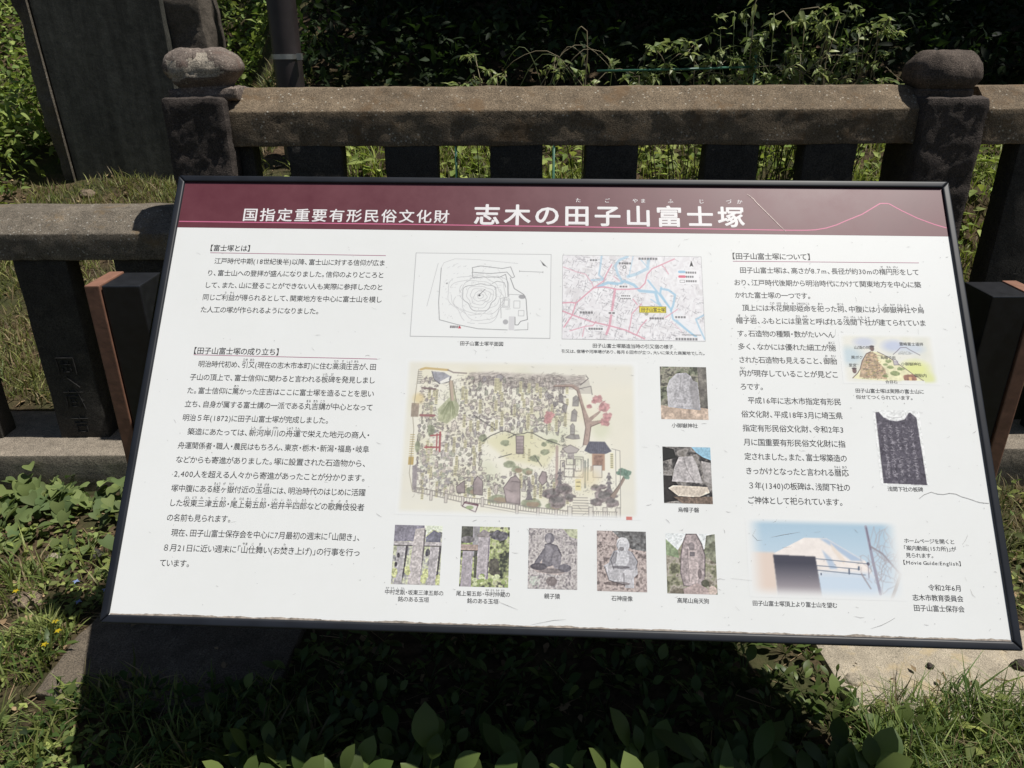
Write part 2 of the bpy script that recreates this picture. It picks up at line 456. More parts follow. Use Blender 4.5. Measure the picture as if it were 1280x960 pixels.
mush = [(0.72, 0.0), (0.72, 0.14), (0.70, 0.22), (0.80, 0.30), (0.93, 0.42), (1.0, 0.55), (1.0, 0.64), (0.93, 0.76), (0.78, 0.88), (0.60, 0.96), (0.36, 0.995), (0.08, 1.0)]
cp = cap_stone('pillar_cap', -1.0, 2.68, 1.405, 1.552, 0.120, 0.112, M['cap'], pl, 5, mush, sq=2.7, amp=0.009)
# freshly broken pale facets on the cap
def facet(o, planes, mat):
    me = o.data; me.materials.append(mat)
    off = np.array(wloc(o)); hit = np.zeros(len(me.vertices), bool)
    for (c, nrm, rr) in planes:
        c = np.array(c); nrm = np.array(nrm, float); nrm /= np.linalg.norm(nrm)
        for v in me.vertices:
            p = np.array(v.co) + off
            d = float((p - c) @ nrm)
            if d > 0 and np.linalg.norm(p - c) < rr * (1 + 0.35 * mnoise.noise(Vector(p) * 40)):
                q = p - nrm * (min(d, 0.011) + 0.004 * mnoise.noise(Vector(p) * 55)); v.co = q - off; hit[v.index] = True
    for f in me.polygons:
        if sum(hit[k] for k in f.vertices) >= 3: f.material_index = 1
facet(cp, [((-0.968, 2.588, 1.482), (0.12, -0.90, 0.35), 0.056), ((-1.062, 2.60, 1.476), (-0.5, -0.75, 0.40), 0.046)], M['chip'])
solid('pillar_shoulder', -1.105, -0.885, 2.60, 2.79, 1.396, 1.432, M['cap'], pl, 0.02, 0.010, 14, 64, 0.012)
pr = solid('pillar', 1.326, 1.533, 2.56, 2.80, -0.05, 1.398, M['pillar'], ft, 0.016, 0.004, 19, 71, 0.014)
dome = [(0.84, 0.0), (0.86, 0.16), (0.80, 0.20), (0.92, 0.30), (1.0, 0.42), (1.0, 0.60), (0.94, 0.74), (0.80, 0.90), (0.66, 0.98), (0.1, 1.0)]
cap_stone('pillar_cap', 1.418, 2.68, 1.392, 1.534, 0.114, 0.106, M['cap_dark'], pr, 15, dome, sq=2.5, amp=0.006)
# next bay to the right
fr = thing('stone_fence', 'brown stone fence bay with a carved baluster right of the right pillar', 'stone fence', (2.2, 2.68, 0.0), GR)
rail('rail', 1.548, 3.6, 2.6, 2.80, 1.25, 1.36, 1.425, 0.085, M['rail'], fr, 2)
solid('curb', 1.57, 3.6, 2.49, 2.84, -0.15, 0.165, M['kerb'], fr, 0.08, 0.004, 6, 11, 0.008)
for k, x in enumerate((1.685, 2.03, 2.38, 2.73, 3.08)):
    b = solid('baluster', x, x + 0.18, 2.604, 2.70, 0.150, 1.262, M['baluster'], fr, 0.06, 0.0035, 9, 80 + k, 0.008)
    if k == 0:
        glyph_strokes('carved_character', SHIMA, x + 0.05, 0.80, 0.10, 0.13, 2.606, b)

# ------------------------------------------------------------------ stele behind the low fence
st = thing('stone_stele', 'tall dark stone stele with a smooth inset face standing behind the low fence', 'stone monument', (-2.45, 5.15, 0.75))
def prism(outline, y0, y1):
    k = len(outline)
    v = [(x, y0, z) for x, z in outline] + [(x, y1, z) for x, z in outline]
    f = [tuple(range(k)), tuple(range(2 * k - 1, k - 1, -1))] + [(i, i + k, (i + 1) % k + k, (i + 1) % k) for i in range(k)]
    return v, f
b = MB(); b.add(*prism([(-2.90, 0.55), (-2.93, 1.0), (-2.945, 1.45), (-2.99, 1.9), (-2.90, 2.35), (-2.62, 2.62), (-2.2, 2.6), (-1.95, 2.3), (-1.86, 1.9), (-1.83, 1.5), (-1.85, 1.1), (-1.84, 0.55)], 5.03, 5.36))
roughen(b.build('stone_body', M['stele_rough'], st), 0.06, 0.03, 4, 3, 0.02, 0.006)
b = MB(); b.add(*prism([(-2.80, 0.66), (-2.80, 0.75), (-2.845, 1.9), (-2.80, 2.25), (-2.5, 2.42), (-2.2, 2.38), (-2.06, 2.1), (-2.05, 1.6), (-2.06, 0.66)], 4.985, 5.06))
o = b.build('smooth_face', M['stele_face'], st); bevel(o, 0.014, 1)
b = MB(); b.add([(-2.812, 4.99, 0.70), (-2.858, 4.99, 1.9), (-2.858, 5.03, 1.9), (-2.812, 5.03, 0.70), (-2.802, 4.972, 0.70), (-2.848, 4.972, 1.9), (-2.84, 4.98, 1.9), (-2.794, 4.98, 0.70)],
                [(0, 1, 5, 4), (4, 5, 6, 7), (1, 0, 3, 2)])
roughen(b.build('chamfer_edge', M['grey_rail'], st), 0.06, 0.003, 6, 8)  # paler stone colour paints the lit line along the chamfer

# ------------------------------------------------------------------ pole
pz = float(ground_z(-0.97, 3.6))
po = thing('steel_pole', 'dark brown steel pole with a metal band behind the tall fence', 'pole', (-0.975, 3.6, pz))
b = MB(); b.tube([(-0.975, 3.6, pz - 0.1), (-0.975, 3.6, 1.5), (-0.972, 3.6, 3.6)], 0.0615, 28)
o = b.build('pole_shaft', M['pole'], po, smooth=False); smooth_by_angle(o)
b = MB(); b.box(-0.978, -0.972, 3.52, 3.545, pz, 3.6); 
b = MB(); b.tube([(-0.977, 3.6, 1.506), (-0.977, 3.6, 1.526)], 0.0655, 28); b.box(-0.918, -0.898, 3.535, 3.565, 1.503, 1.529)
o = b.build('clamp_band', M['band'], po); smooth_by_angle(o)

# ------------------------------------------------------------------ concrete footings under the sign
def footing(outline, z0, z1, label, mat, seed, x_rough=False):
    k = len(outline)
    v = [(x, y, z0) for x, y in outline] + [(x, y, z1) for x, y in outline]
    f = [tuple(range(k))[::-1], tuple(range(k, 2 * k))] + [(i, (i + 1) % k, (i + 1) % k + k, i + k) for i in range(k)]
    cx = sum(p[0] for p in outline) / k; cy = sum(p[1] for p in outline) / k
    b = MB(); b.add(v, f)
    o = b.build('concrete_footing', mat, None, (cx, cy, 0))
    roughen(o, 0.04, 0.012 if x_rough else 0.005, 6, seed, 0.01)
    tag(o, label, 'footing', 'concrete footings under the sign posts')
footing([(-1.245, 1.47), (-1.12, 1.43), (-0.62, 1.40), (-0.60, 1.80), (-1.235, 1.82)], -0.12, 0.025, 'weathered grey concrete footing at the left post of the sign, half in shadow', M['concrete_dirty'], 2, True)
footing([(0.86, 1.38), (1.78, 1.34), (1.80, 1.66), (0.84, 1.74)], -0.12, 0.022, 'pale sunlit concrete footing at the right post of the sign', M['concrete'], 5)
# ------------------------------------------------------------------ the information sign
SG = thing('information_sign', 'large tilted information sign in a black frame, white panel with maroon header and Japanese text',
           'information sign', (0.095, 1.6, 0.0))
C0 = np.array((0.07526753, 1.18110139, 0.49010153))
AX = np.array((0.99904866, -0.04321666, -0.00583929))
BX = np.array((0.0327727, 0.65569282, 0.75431617))
NX = np.cross(AX, BX)
PW, PH = 1800.0, 1004.4
def bp(x, y, z=0.0):
    """sheet millimetres (x from the left, y from the top, z out of the sheet) -> world metres"""
    x = np.asarray(x, float)[..., None]; y = np.asarray(y, float)[..., None]; z = np.asarray(z, float)[..., None]
    return C0 + (x - PW / 2) / 1000 * AX + (PH - y) / 1000 * BX + z / 1000 * NX

def sheet_box(mb, x0, x1, y0, y1, z0, z1):
    v = [bp(x, y, z) for x in (x0, x1) for y in (y0, y1) for z in (z0, z1)]
    mb.add(v, [(0, 1, 3, 2), (4, 6, 7, 5), (0, 4, 5, 1), (2, 3, 7, 6), (0, 2, 6, 4), (1, 5, 7, 3)])

b = MB(); sheet_box(b, -3, PW + 3, -3, PH + 3, -6, 0); PANEL = b.build('panel', M['panel'], SG)
b = MB(); sheet_box(b, -10, PW + 10, -10, PH + 10, -34, -7); b.build('back_board', M['black'], SG)
def bar(outer, inner):
    """one mitred bar of the frame"""
    (ox0, oy0), (ox1, oy1) = outer; (ix0, iy0), (ix1, iy1) = inner
    v = [bp(ox0, oy0, -36), bp(ox1, oy1, -36), bp(ix1, iy1, -36), bp(ix0, iy0, -36),
         bp(ox0, oy0, 6), bp(ox1, oy1, 6), bp(ix1, iy1, 6), bp(ix0, iy0, 6)]
    b = MB(); b.add(v, [(0, 1, 2, 3), (4, 7, 6, 5), (0, 4, 5, 1), (1, 5, 6, 2), (2, 6, 7, 3), (3, 7, 4, 0)])
    o = b.build('frame_bar', M['frame'], SG); bevel(o, 0.0045, 3); smooth_by_angle(o, 50); return o
e = 17; i = 0
bar(((-e, -e), (PW + e, -e)), ((i, i), (PW - i, i)))
bar(((-e, PH + e), (PW + e, PH + e)), ((i, PH - i), (PW - i, PH - i)))
bar(((-e, -e + .3), (-e, PH + e - .3)), ((i, i + .3), (i, PH - i - .3)))
bar(((PW + e, -e + .3), (PW + e, PH + e - .3)), ((PW - i, i + .3), (PW - i, PH - i - .3)))

# dirt gathered on the lower ledge (an irregular thin strip)
r_ = np.random.default_rng(5)
n = 420; xs = np.linspace(1, PW - 1, n)
hh = 1.6 + 1.8 * np.abs(np.convolve(r_.normal(0, 1, n), np.ones(14) / 5, 'same')) + r_.random(n) * 0.8
v = np.concatenate([bp(xs, np.full(n, PH - 0.3), 0.3), bp(xs, PH - hh, 0.3)])
f = np.array([(k, k + 1, n + k + 1, n + k) for k in range(n - 1)])
make('dust_line', v, f, M['dust'], SG)

# posts: black box section with a timber board on the outer side
def post(x0, x1, wx0, wx1, y0, y1, zt):
    b = MB(); b.box(x0, x1, y0, y1, -0.1, zt); p_ = b.build('post', M['black'], SG); bevel(p_, 0.003, 2)
    b = MB(); b.box(wx0, wx1, y0 - 0.004, y1 + 0.004, -0.1, zt + 0.002); w = b.build('timber_facing', M['wood'], p_); bevel(w, 0.003, 2)
    return p_
post(-0.974, -0.883, -1.013, -0.977, 1.735, 1.855, 1.036)
post(1.105, 1.195, 1.198, 1.234, 1.665, 1.785, 1.022)
b = MB(); b.box(-0.882, 1.104, 1.745, 1.775, 0.80, 0.88); b.build('crossbeam', M['black'], SG)
for x in (90, 1660):
    b = MB(); sheet_box(b, x, x + 50, 200, 800, -90, -37); b.build('support_arm', M['black'], SG)

# ---------------------------------------------------------------- lettering
_G = {}
def glyph(ch, bold):
    k = ch
    if k in _G: return _G[k]
    c = bpy.data.curves.new('glyph', 'FONT'); c.body = ch; c.size = 1.0; c.resolution_u = 3
    o = bpy.data.objects.new('glyph', c); COL.objects.link(o)
    dg = bpy.context.evaluated_depsgraph_get()
    me = bpy.data.meshes.new_from_object(o.evaluated_get(dg))
    v = np.array([(q.co.x, q.co.y) for q in me.vertices]).reshape(-1, 2)
    f = [tuple(pp.vertices) for pp in me.polygons]
    bpy.data.objects.remove(o); bpy.data.curves.remove(c); bpy.data.meshes.remove(me)
    _G[k] = (v, f); return _G[k]
_v, _ = glyph('国', 0.0)
K_BOT, K_TOP = _v[:, 1].min(), _v[:, 1].max(); K_L, K_R = _v[:, 0].min(), _v[:, 0].max()
EM = (K_R - K_L) / 0.86                       # width of one full em in font units
OPEN = '【「（'; CLOSE = '】」）'
def adv(ch):
    if ch in '、。': return 0.62
    if ch in OPEN + CLOSE: return 0.54
    if ch == '・': return 0.55
    if ch == '　': return 1.0
    if ch == ' ': return 0.3
    if ch in '()': return 0.40
    if ch in '.,': return 0.30
    if ch.isascii(): 
        if ch == 'm' or ch == 'M': return 0.92
        if ch in 'il:': return 0.3
        return 0.58
    if '\u3041' <= ch <= '\u30ff': return 0.95
    return 1.0

class Letters:
    """printed text gathered into one mesh"""
    def __init__(s): s.v = []; s.f = []; s.n = 0
    def put(s, ch, cx, yt, h, w, bold, z):
        """glyph in the cell centred on cx (mm), kanji top at yt, kanji height h, em width w"""
        v, f = glyph(ch, bold)
        if len(v) == 0: return
        sy = h / (K_TOP - K_BOT); sx = w / EM
        if ch.isascii():
            gx = (v[:, 0] - (v[:, 0].min() + v[:, 0].max()) / 2) * sx * 0.98
        elif ch in OPEN: gx = (v[:, 0] - v[:, 0].max()) * sx + 0.22 * w
        elif ch in CLOSE: gx = (v[:, 0] - v[:, 0].min()) * sx - 0.22 * w
        elif ch in '、。': gx = (v[:, 0] - v[:, 0].min()) * sx - 0.24 * w
        else: gx = (v[:, 0] - (K_L + K_R) / 2) * sx
        y = yt + (K_TOP - v[:, 1]) * sy
        # heavier lettering: the same glyph printed again, a hair to each side
        R_ = bold * w
        offs = [(0, 0)] if bold <= 0 else ([(-R_, 0), (R_, 0)] if bold < 0.011 else [(R_ * math.cos(q), R_ * math.sin(q)) for q in np.arange(8) * math.pi / 4])
        for j_, (dx, dy) in enumerate(offs):
            s.v.append(bp(cx + gx + dx, y + dy, np.full(len(gx), z + 0.03 * j_)))
            s.f += [[q + s.n for q in fc] for fc in f]; s.n += len(v)
    def line(s, text, x0, x1, yt, h, bold=0.0, z=0.3, furi=(), fh=0.40, gs=1.0):
        a = [adv(c) for c in text]
        w = (x1 - x0) / (sum(a) - 0.08)
        cx = []; x = x0 - 0.04 * w
        for c, k in zip(text, a):
            cx.append(x + k * w / 2); x += k * w
        for c, k in zip(text, cx):
            if c not in ' 　': s.put(c, k, yt, h, w * gs, bold, z)
        for word, kana in furi:
            p0 = text.find(word)
            if p0 < 0: continue
            parts = kana.split(' ')
            if len(parts) == len(word):
                for j, pk in enumerate(parts):
                    if pk: s.small(pk, cx[p0 + j], yt, h, w, z, fh)
            else:
                s.small(kana.replace(' ', ''), (cx[p0] + cx[p0 + len(word) - 1]) / 2, yt, h, w, z, fh, len(word))
        return cx, w
    def small(s, kana, c, yt, h, w, z, fh, span=1):
        kw = min(w * 0.36, w * span * 0.95 / len(kana)); kh = h * fh
        for j, ch in enumerate(kana):
            s.put(ch, c + (j - (len(kana) - 1) / 2) * kw, yt - kh * 1.3, kh, kw, 0.0, z)
    def build(s, name, mat, label=None):
        o = make(name, np.concatenate(s.v), s.f, mat, SG)
        if label: o['label'] = label
        return o

# header band
v = bp(np.array([-2.0, PW + 2, PW + 2, -2.0]), np.array([-2.0, -2.0, 124.2, 122.0]), 0.15)
v2 = bp(np.array([-2.0, PW + 2, PW + 2, -2.0]), np.array([-2.0, -2.0, 124.2, 122.0]), -0.5)
b = MB(); b.add(list(v) + list(v2), [(3, 2, 1, 0), (0, 1, 5, 4), (1, 2, 6, 5), (2, 3, 7, 6), (3, 0, 4, 7)])
b.build('header_band', M['maroon'], SG)
def stroke(pts, w, name, mat, z=0.25, parent=None, taper=False):
    pts = np.array(pts, float); n = len(pts)
    d = np.gradient(pts, axis=0); d /= np.linalg.norm(d, axis=1)[:, None] + 1e-9
    nn = np.stack([-d[:, 1], d[:, 0]], 1)
    ww = np.full(n, w / 2.0)
    if taper: ww = ww * (0.25 + 0.75 * np.sin(np.linspace(0.25, math.pi - 0.2, n)))
    A_ = pts + nn * ww[:, None]; B_ = pts - nn * ww[:, None]
    v = np.concatenate([bp(A_[:, 0], A_[:, 1], np.full(n, z)), bp(B_[:, 0], B_[:, 1], np.full(n, z))])
    f = np.array([(k, k + 1, n + k + 1, n + k) for k in range(n - 1)])
    return (v, f) if name is None else make(name, v, f, mat, parent or SG)
stroke([(1.5, 106.0), (500, 107.5), (1000, 109.8), (1440, 112.6), (1478, 112.2), (1500, 110.8), (1525, 105.8), (1549, 97.5), (1571.6, 86.5), (1609.8, 69.4), (1632, 55),
        (1654, 40.6), (1658, 40.2), (1670, 40.2), (1675, 41.2), (1702, 59), (1736, 78.4), (1771, 93.5), (1798, 102.5)], 2.6, 'mountain_outline', M['pink_ink'])
L = Letters(); L.line('国指定重要有形民俗文化財', 152, 649, 71, 32, 0.013, gs=0.88); L.build('subtitle', M['white_ink'])
L = Letters(); cx, w = L.line('志木の田子山富士塚', 704, 1341, 56, 50, 0.022, gs=0.86)
for ch, x in (('た', 952), ('ご', 1020), ('や', 1086), ('ま', 1104.5), ('ふ', 1169), ('じ', 1241), ('づ', 1305), ('か', 1330)):
    L.put(ch, x, 34, 11, 13, 0.01, 0.3)
L.build('main_title', M['white_ink'])

# three text columns
def heading(text, x0, x1, y, rx0, rx1, ry0, ry1):
    L = Letters(); L.line(text, x0, x1, y, 15.8, 0.0105); L.build('heading', M['ink'])
    stroke([(rx0, ry0), ((rx0 + rx1) / 2, (ry0 + ry1) / 2), (rx1, ry1)], 1.3, 'heading_rule', M['rule_ink'])
heading('【富士塚とは】', 86, 184, 167.5, 89, 505, 187.6, 189.6)
heading('【田子山富士塚の成り立ち】', 86, 283, 424.0, 88, 505, 441.6, 444.4)
heading('【田子山富士塚について】', 1304, 1483, 172.5, 1306, 1724, 193.2, 191.8)
BH = 14.6
L = Letters(); y0 = 201.5; dy = 30.75
for k, (t_, x0, x1, fu) in enumerate([
    ('江戸時代中期(18世紀後半)以降、富士山に対する信仰が広ま', 102.5, 504.5, ()),
    ('り、富士山への登拝が盛んになりました。信仰のよりどころと', 89.5, 504.5, ()),
    ('して、また、山に登ることができない人も実際に参拝したのと', 88.5, 504.5, ()),
    ('同じご利益が得られるとして、関東地方を中心に富士山を模し', 88, 504.5, (('利益', 'り やく'),)),
    ('た人工の塚が作られるようになりました。', 88, 364, ())]):
    L.line(t_, x0, x1, y0 + dy * k, BH, 0.004, furi=fu)
L.build('body_text', M['ink'])
L = Letters(); y0 = 456.0; dy = 31.14
for k, (t_, x0, x1, fu) in enumerate([
    ('明治時代初め、引又(現在の志木市本町)に住む高須庄吉が、田', 102.5, 504.5, (('引又', 'ひき また'), ('高須庄吉', 'たか す しょう きち'))),
    ('子山の頂上で、富士信仰に関わると言われる板碑を発見しまし', 88, 504.5, (('板碑', 'いた び'),)),
    ('た。富士信仰に篤かった庄吉はここに富士塚を造ることを思い', 87, 504.5, (('篤', 'あつ'),)),
    ('立ち、自身が属する富士講の一派である丸吉講が中心となって', 86.5, 504.5, (('丸吉講', 'まる きち こう'),)),
    ('明治５年(1872)に田子山富士塚が完成しました。', 86.5, 412, ()),
    ('築造にあたっては、新河岸川の舟運で栄えた地元の商人・', 102.5, 504, (('新河岸川', 'しん が し がわ'), ('舟運', 'しゅう うん'))),
    ('舟運関係者・職人・農民はもちろん、東京・栃木・新潟・福島・岐阜', 86, 504.5, ()),
    ('などからも寄進がありました。塚に設置された石造物から、', 86.5, 502, ()),
    ('2,400人を超える人々から寄進があったことが分かります。', 87, 503, ()),
    ('塚中腹にある経ヶ嶽付近の玉垣には、明治時代のはじめに活躍', 86.5, 504.5, (('経ヶ嶽', 'きょう が たけ'), ('玉垣', 'たま がき'))),
    ('した坂東三津五郎・尾上菊五郎・岩井半四郎などの歌舞伎役者', 87, 504.5, (('坂東三津五郎', 'ばん どう み つ ご ろう'), ('尾上菊五郎', 'お のえ きく ご ろう'), ('岩井半四郎', 'いわ い はん し ろう'), ('歌舞伎', 'か ぶ き'))),
    ('の名前も見られます。', 87, 226, ()),
    ('現在、田子山富士保存会を中心に7月最初の週末に「山開き」、', 101.5, 503, ()),
    ('８月21日に近い週末に「山仕舞い(お焚き上げ)」の行事を行っ', 88, 504, (('山仕舞', 'やま じ ま'), ('焚', 'た'))),
    ('ています。', 87, 152, ())]):
    L.line(t_, x0, x1, y0 + dy * k, BH, 0.004, furi=fu)
L.build('body_text', M['ink'])
L = Letters(); y0 = 208.2; dy = 30.86
for k, (t_, x0, x1, fu) in enumerate([
    ('田子山富士塚は、高さが8.7m、長径が約30mの楕円形をして', 1320.5, 1721, (('楕円形', 'だ えん けい'),)),
    ('おり、江戸時代後期から明治時代にかけて関東地方を中心に築', 1306, 1721.5, ()),
    ('かれた富士塚の一つです。', 1306, 1476, ()),
    ('頂上には木花開耶姫命を祀った祠、中腹には小御嶽神社や烏', 1320.5, 1720.5, (('木花開耶', 'この はな さく や'), ('姫命', 'ひめのみこと'), ('祀', 'まつ'), ('祠', 'ほこら'), ('小御嶽神社', 'こ み たけ じん じゃ'), ('烏', 'え'))),
    ('帽子岩、ふもとには里宮と呼ばれる浅間下社が建てられていま', 1305, 1720.5, (('帽子岩', 'ぼ し いわ'), ('里宮', 'さと みや'), ('浅間下社', 'せん げん しも しゃ'))),
    ('す。石造物の種類・数がたいへん', 1306, 1518, ()),
    ('多く、なかには優れた細工が施', 1305.5, 1518, (('施', 'ほどこ'),)),
    ('された石造物も見えること、御胎', 1305.5, 1518, (('御胎', 'お たい'),)),
    ('内が現存していることが見どこ', 1305, 1518, (('内', 'ない'),)),
    ('ろです。', 1305, 1356, ()),
    ('平成16年に志木市指定有形民', 1319.5, 1517.5, ()),
    ('俗文化財、平成18年3月に埼玉県', 1304, 1517.5, ()),
    ('指定有形民俗文化財、令和2年3', 1305, 1517, ()),
    ('月に国重要有形民俗文化財に指', 1305, 1517.5, ()),
    ('定されました。また、富士塚築造の', 1305, 1517.5, ()),
    ('きっかけとなったと言われる暦応', 1305.5, 1518, (('暦応', 'りゃく おう'),)),
    ('３年(1340)の板碑は、浅間下社の', 1308, 1518, ()),
    ('ご神体として祀られています。', 1305.5, 1502, ())]):
    L.line(t_, x0, x1, y0 + dy * k, BH, 0.004, furi=fu)
L.build('body_text', M['ink'])

def caption(lines, bold=0.006):
    L = Letters()
    for (t_, x0, x1, y, h, *fu) in lines: L.line(t_, x0, x1, y, h, bold, furi=fu[0] if fu else ())
    L.build('caption', M['ink'])
caption([('田子山富士塚平面図', 689, 786, 399, 10)])
caption([('田子山富士塚築造当時の引又宿の様子', 985, 1163, 399.5, 9.6), ('引又は、宿場や河岸場があり、毎月６回市が立つ、大いに栄えた商業地でした。', 916, 1233, 414.5, 8)])
caption([('小御嶽神社', 1154, 1209, 578.5, 9.5)])
caption([('烏帽子磐', 1161, 1204, 758.5, 9.8)])
caption([('中村芝翫・坂東三津五郎の', 561.5, 681, 939.5, 9.6, (('中村芝翫', 'なか むら し かん'),)), ('銘のある玉垣', 589.5, 652.5, 953, 9.6)])
caption([('尾上菊五郎・中村仲蔵の', 707.5, 816.5, 938.5, 9.6, (('中村仲蔵', 'なか むら なか ぞう'),)), ('銘のある玉垣', 730.5, 793.5, 952.5, 9.6)])
caption([('親子猿', 886, 917.5, 939, 9.8)])
caption([('石神座像', 1021.5, 1063.5, 939.5, 9.8)])
caption([('高尾山烏天狗', 1153, 1216, 940, 9.8)])
caption([('田子山富士塚は実際の富士山に', 1551, 1696, 493, 9.4), ('似せてつくられています。', 1551, 1672, 507.5, 9.2)])
caption([('浅間下社の板碑', 1595, 1667, 705, 9.6)])
caption([('田子山富士塚頂上より富士山を望む', 1302.5, 1469, 941, 9.8)])
caption([('ホームページを開くと', 1616, 1716.5, 810.5, 9.2), ('「案内動画(15カ所)」が', 1613, 1717, 825, 9.4), ('見られます。', 1616, 1672, 839.5, 9.0), ('【Movie Guide:English】', 1608, 1724, 853.8, 9.0)], 0.003)
caption([('令和2年6月', 1652.5, 1717, 900.5, 11.8), ('志木市教育委員会', 1619, 1717.5, 920.5, 11.8), ('田子山富士保存会', 1619, 1717, 940.5, 11.8)], 0.004)
for it in [('山頂の祠', 1558, 1592, 395, 7.4), ('黒ボク', 1549.5, 1574.5, 418, 7.4), ('里宮', 1542.5, 1559, 436.3, 7.4), ('烏帽子岩', 1612.5, 1645, 417.5, 7.4),
         ('小御嶽神社', 1655.5, 1698, 431.5, 7.2), ('霊峰富士遥拝', 1657, 1708.5, 385, 7.6), ('御胎内', 1681, 1706.5, 457.2, 7.6), ('合目石', 1617, 1642.5, 473, 7.2)]:
    caption([it], 0.008)
# ---------------------------------------------------------------- printed pictures, drawn by code as coloured grids
class Canvas:
    """small painter: coordinates in its own units, colours 0-255 as displayed beside white paper (237)"""
    def __init__(s, w, h, px, bgc=(237, 239, 236), seed=1):
        s.w, s.h = w, h; s.nx = int(px); s.ny = int(round(px * h / w)); s.ss = 2
        s.c = np.ones((s.ny * s.ss, s.nx * s.ss, 3)) * np.array(bgc, float)
        yy, xx = np.mgrid[0:s.ny * s.ss, 0:s.nx * s.ss]
        s.k = s.nx * s.ss / w
        s.x = (xx + 0.5) / s.k; s.y = (yy + 0.5) / s.k
        s.r = np.random.default_rng(seed)
    def noise(s, cell, octaves=3):
        out = np.zeros_like(s.x); amp = 1; tot = 0
        for o in range(octaves):
            cw = cell / 2 ** o
            gw, gh = int(s.w / cw) + 3, int(s.h / cw) + 3
            g = s.r.random((gh, gw)); fx = s.x / cw; fy = s.y / cw
            ix = fx.astype(int); iy = fy.astype(int); tx = fx - ix; ty = fy - iy
            tx = tx * tx * (3 - 2 * tx); ty = ty * ty * (3 - 2 * ty)
            v = (g[iy, ix] * (1 - tx) + g[iy, ix + 1] * tx) * (1 - ty) + (g[iy + 1, ix] * (1 - tx) + g[iy + 1, ix + 1] * tx) * ty
            out += v * amp; tot += amp; amp *= 0.55
        return out / tot
    def blend(s, m, col, a=1.0):
        m = np.clip(m * a, 0, 1)[..., None]
        col = np.asarray(col, float)
        s.c = s.c * (1 - m) + col * m
    def win(s, x0, y0, x1, y1, pad=1.0):
        j0 = min(max(int((x0 - pad) * s.k), 0), s.x.shape[1]); j1 = min(max(int((x1 + pad) * s.k) + 2, 0), s.x.shape[1])
        i0 = min(max(int((y0 - pad) * s.k), 0), s.x.shape[0]); i1 = min(max(int((y1 + pad) * s.k) + 2, 0), s.x.shape[0])
        return slice(i0, i1), slice(j0, j1)
    def tone(s, col, tex, cell, sl):
        """colour with cached grain, read at a random shift"""
        key = ('n', round(cell, 1))
        if key not in s.__dict__.setdefault('cache', {}): s.cache[key] = s.noise(cell)
        nz = s.cache[key]; h, w = sl[0].stop - sl[0].start, sl[1].stop - sl[1].start
        a = int(s.r.integers(0, max(1, nz.shape[0] - h + 1))); b = int(s.r.integers(0, max(1, nz.shape[1] - w + 1)))
        return np.asarray(col, float) * (1 + tex * (nz[a:a + h, b:b + w] - 0.5)[..., None] * 2)
    def mix(s, sl, m, col, a):
        m = np.clip(m * a, 0, 1)[..., None]
        s.c[sl] = s.c[sl] * (1 - m) + np.asarray(col, float) * m
    def inside(s, pts, sl=None):
        X, Y = (s.x, s.y) if sl is None else (s.x[sl], s.y[sl])
        m = np.zeros(X.shape, bool); n = len(pts)
        for i in range(n):
            (x1, y1), (x2, y2) = pts[i], pts[(i + 1) % n]
            if y1 == y2: continue
            m ^= ((Y < y1) != (Y < y2)) & (X < (x2 - x1) * (Y - y1) / (y2 - y1) + x1)
        return m
    def poly(s, pts, col, a=1.0, soft=None, tex=0.0, cell=10):
        xs_ = [p[0] for p in pts]; ys_ = [p[1] for p in pts]
        sl = s.win(min(xs_), min(ys_), max(xs_), max(ys_), 1 + 2.5 * (soft or 0))
        m = s.inside(pts, sl).astype(float)
        if m.size == 0: return np.zeros(s.x.shape)
        if soft:
            k = max(1, int(soft * s.k)); ker = np.ones(2 * k + 1) / (2 * k + 1)
            for _ in range(2):
                for ax in (0, 1):
                    if m.shape[ax] > 2 * k + 1: m = np.apply_along_axis(lambda r: np.convolve(r, ker, 'same'), ax, m)
        s.mix(sl, m, s.tone(col, tex, cell, sl) if tex else col, a)
        full = np.zeros(s.x.shape); full[sl] = m
        return full
    def ell(s, cx, cy, rx, ry, col, a=1.0, tex=0.0, cell=8, soft=0.15, rag=0.0):
        g = 1 + soft + rag
        sl = s.win(cx - rx * g, cy - ry * g, cx + rx * g, cy + ry * g)
        d = np.hypot((s.x[sl] - cx) / rx, (s.y[sl] - cy) / ry)
        if d.size == 0: return
        if rag: d = d + (s.tone(1.0, 1.0, max(rx, ry) * 0.5, sl)[..., 0] - 1) * rag
        m = np.clip((1 - d) / soft + 0.5, 0, 1)
        s.mix(sl, m, s.tone(col, tex, cell, sl) if tex else col, a)
    def line(s, pts, w, col, a=1.0):
        xs_ = [p[0] for p in pts]; ys_ = [p[1] for p in pts]
        sl = s.win(min(xs_), min(ys_), max(xs_), max(ys_), w * 2 + 2 / s.k)
        X = s.x[sl]; Y = s.y[sl]; mm = np.zeros_like(X)
        if X.size == 0: return
        e = max(w / 2, 0.5 / s.k)
        for (x1, y1), (x2, y2) in zip(pts[:-1], pts[1:]):
            dx, dy = x2 - x1, y2 - y1; L2 = dx * dx + dy * dy + 1e-9
            t = np.clip(((X - x1) * dx + (Y - y1) * dy) / L2, 0, 1)
            d = np.hypot(X - x1 - t * dx, Y - y1 - t * dy)
            mm = np.maximum(mm, np.clip((e - d) * s.k + 0.5, 0, 1) * min(1, w * s.k))
        s.mix(sl, mm, col, a)
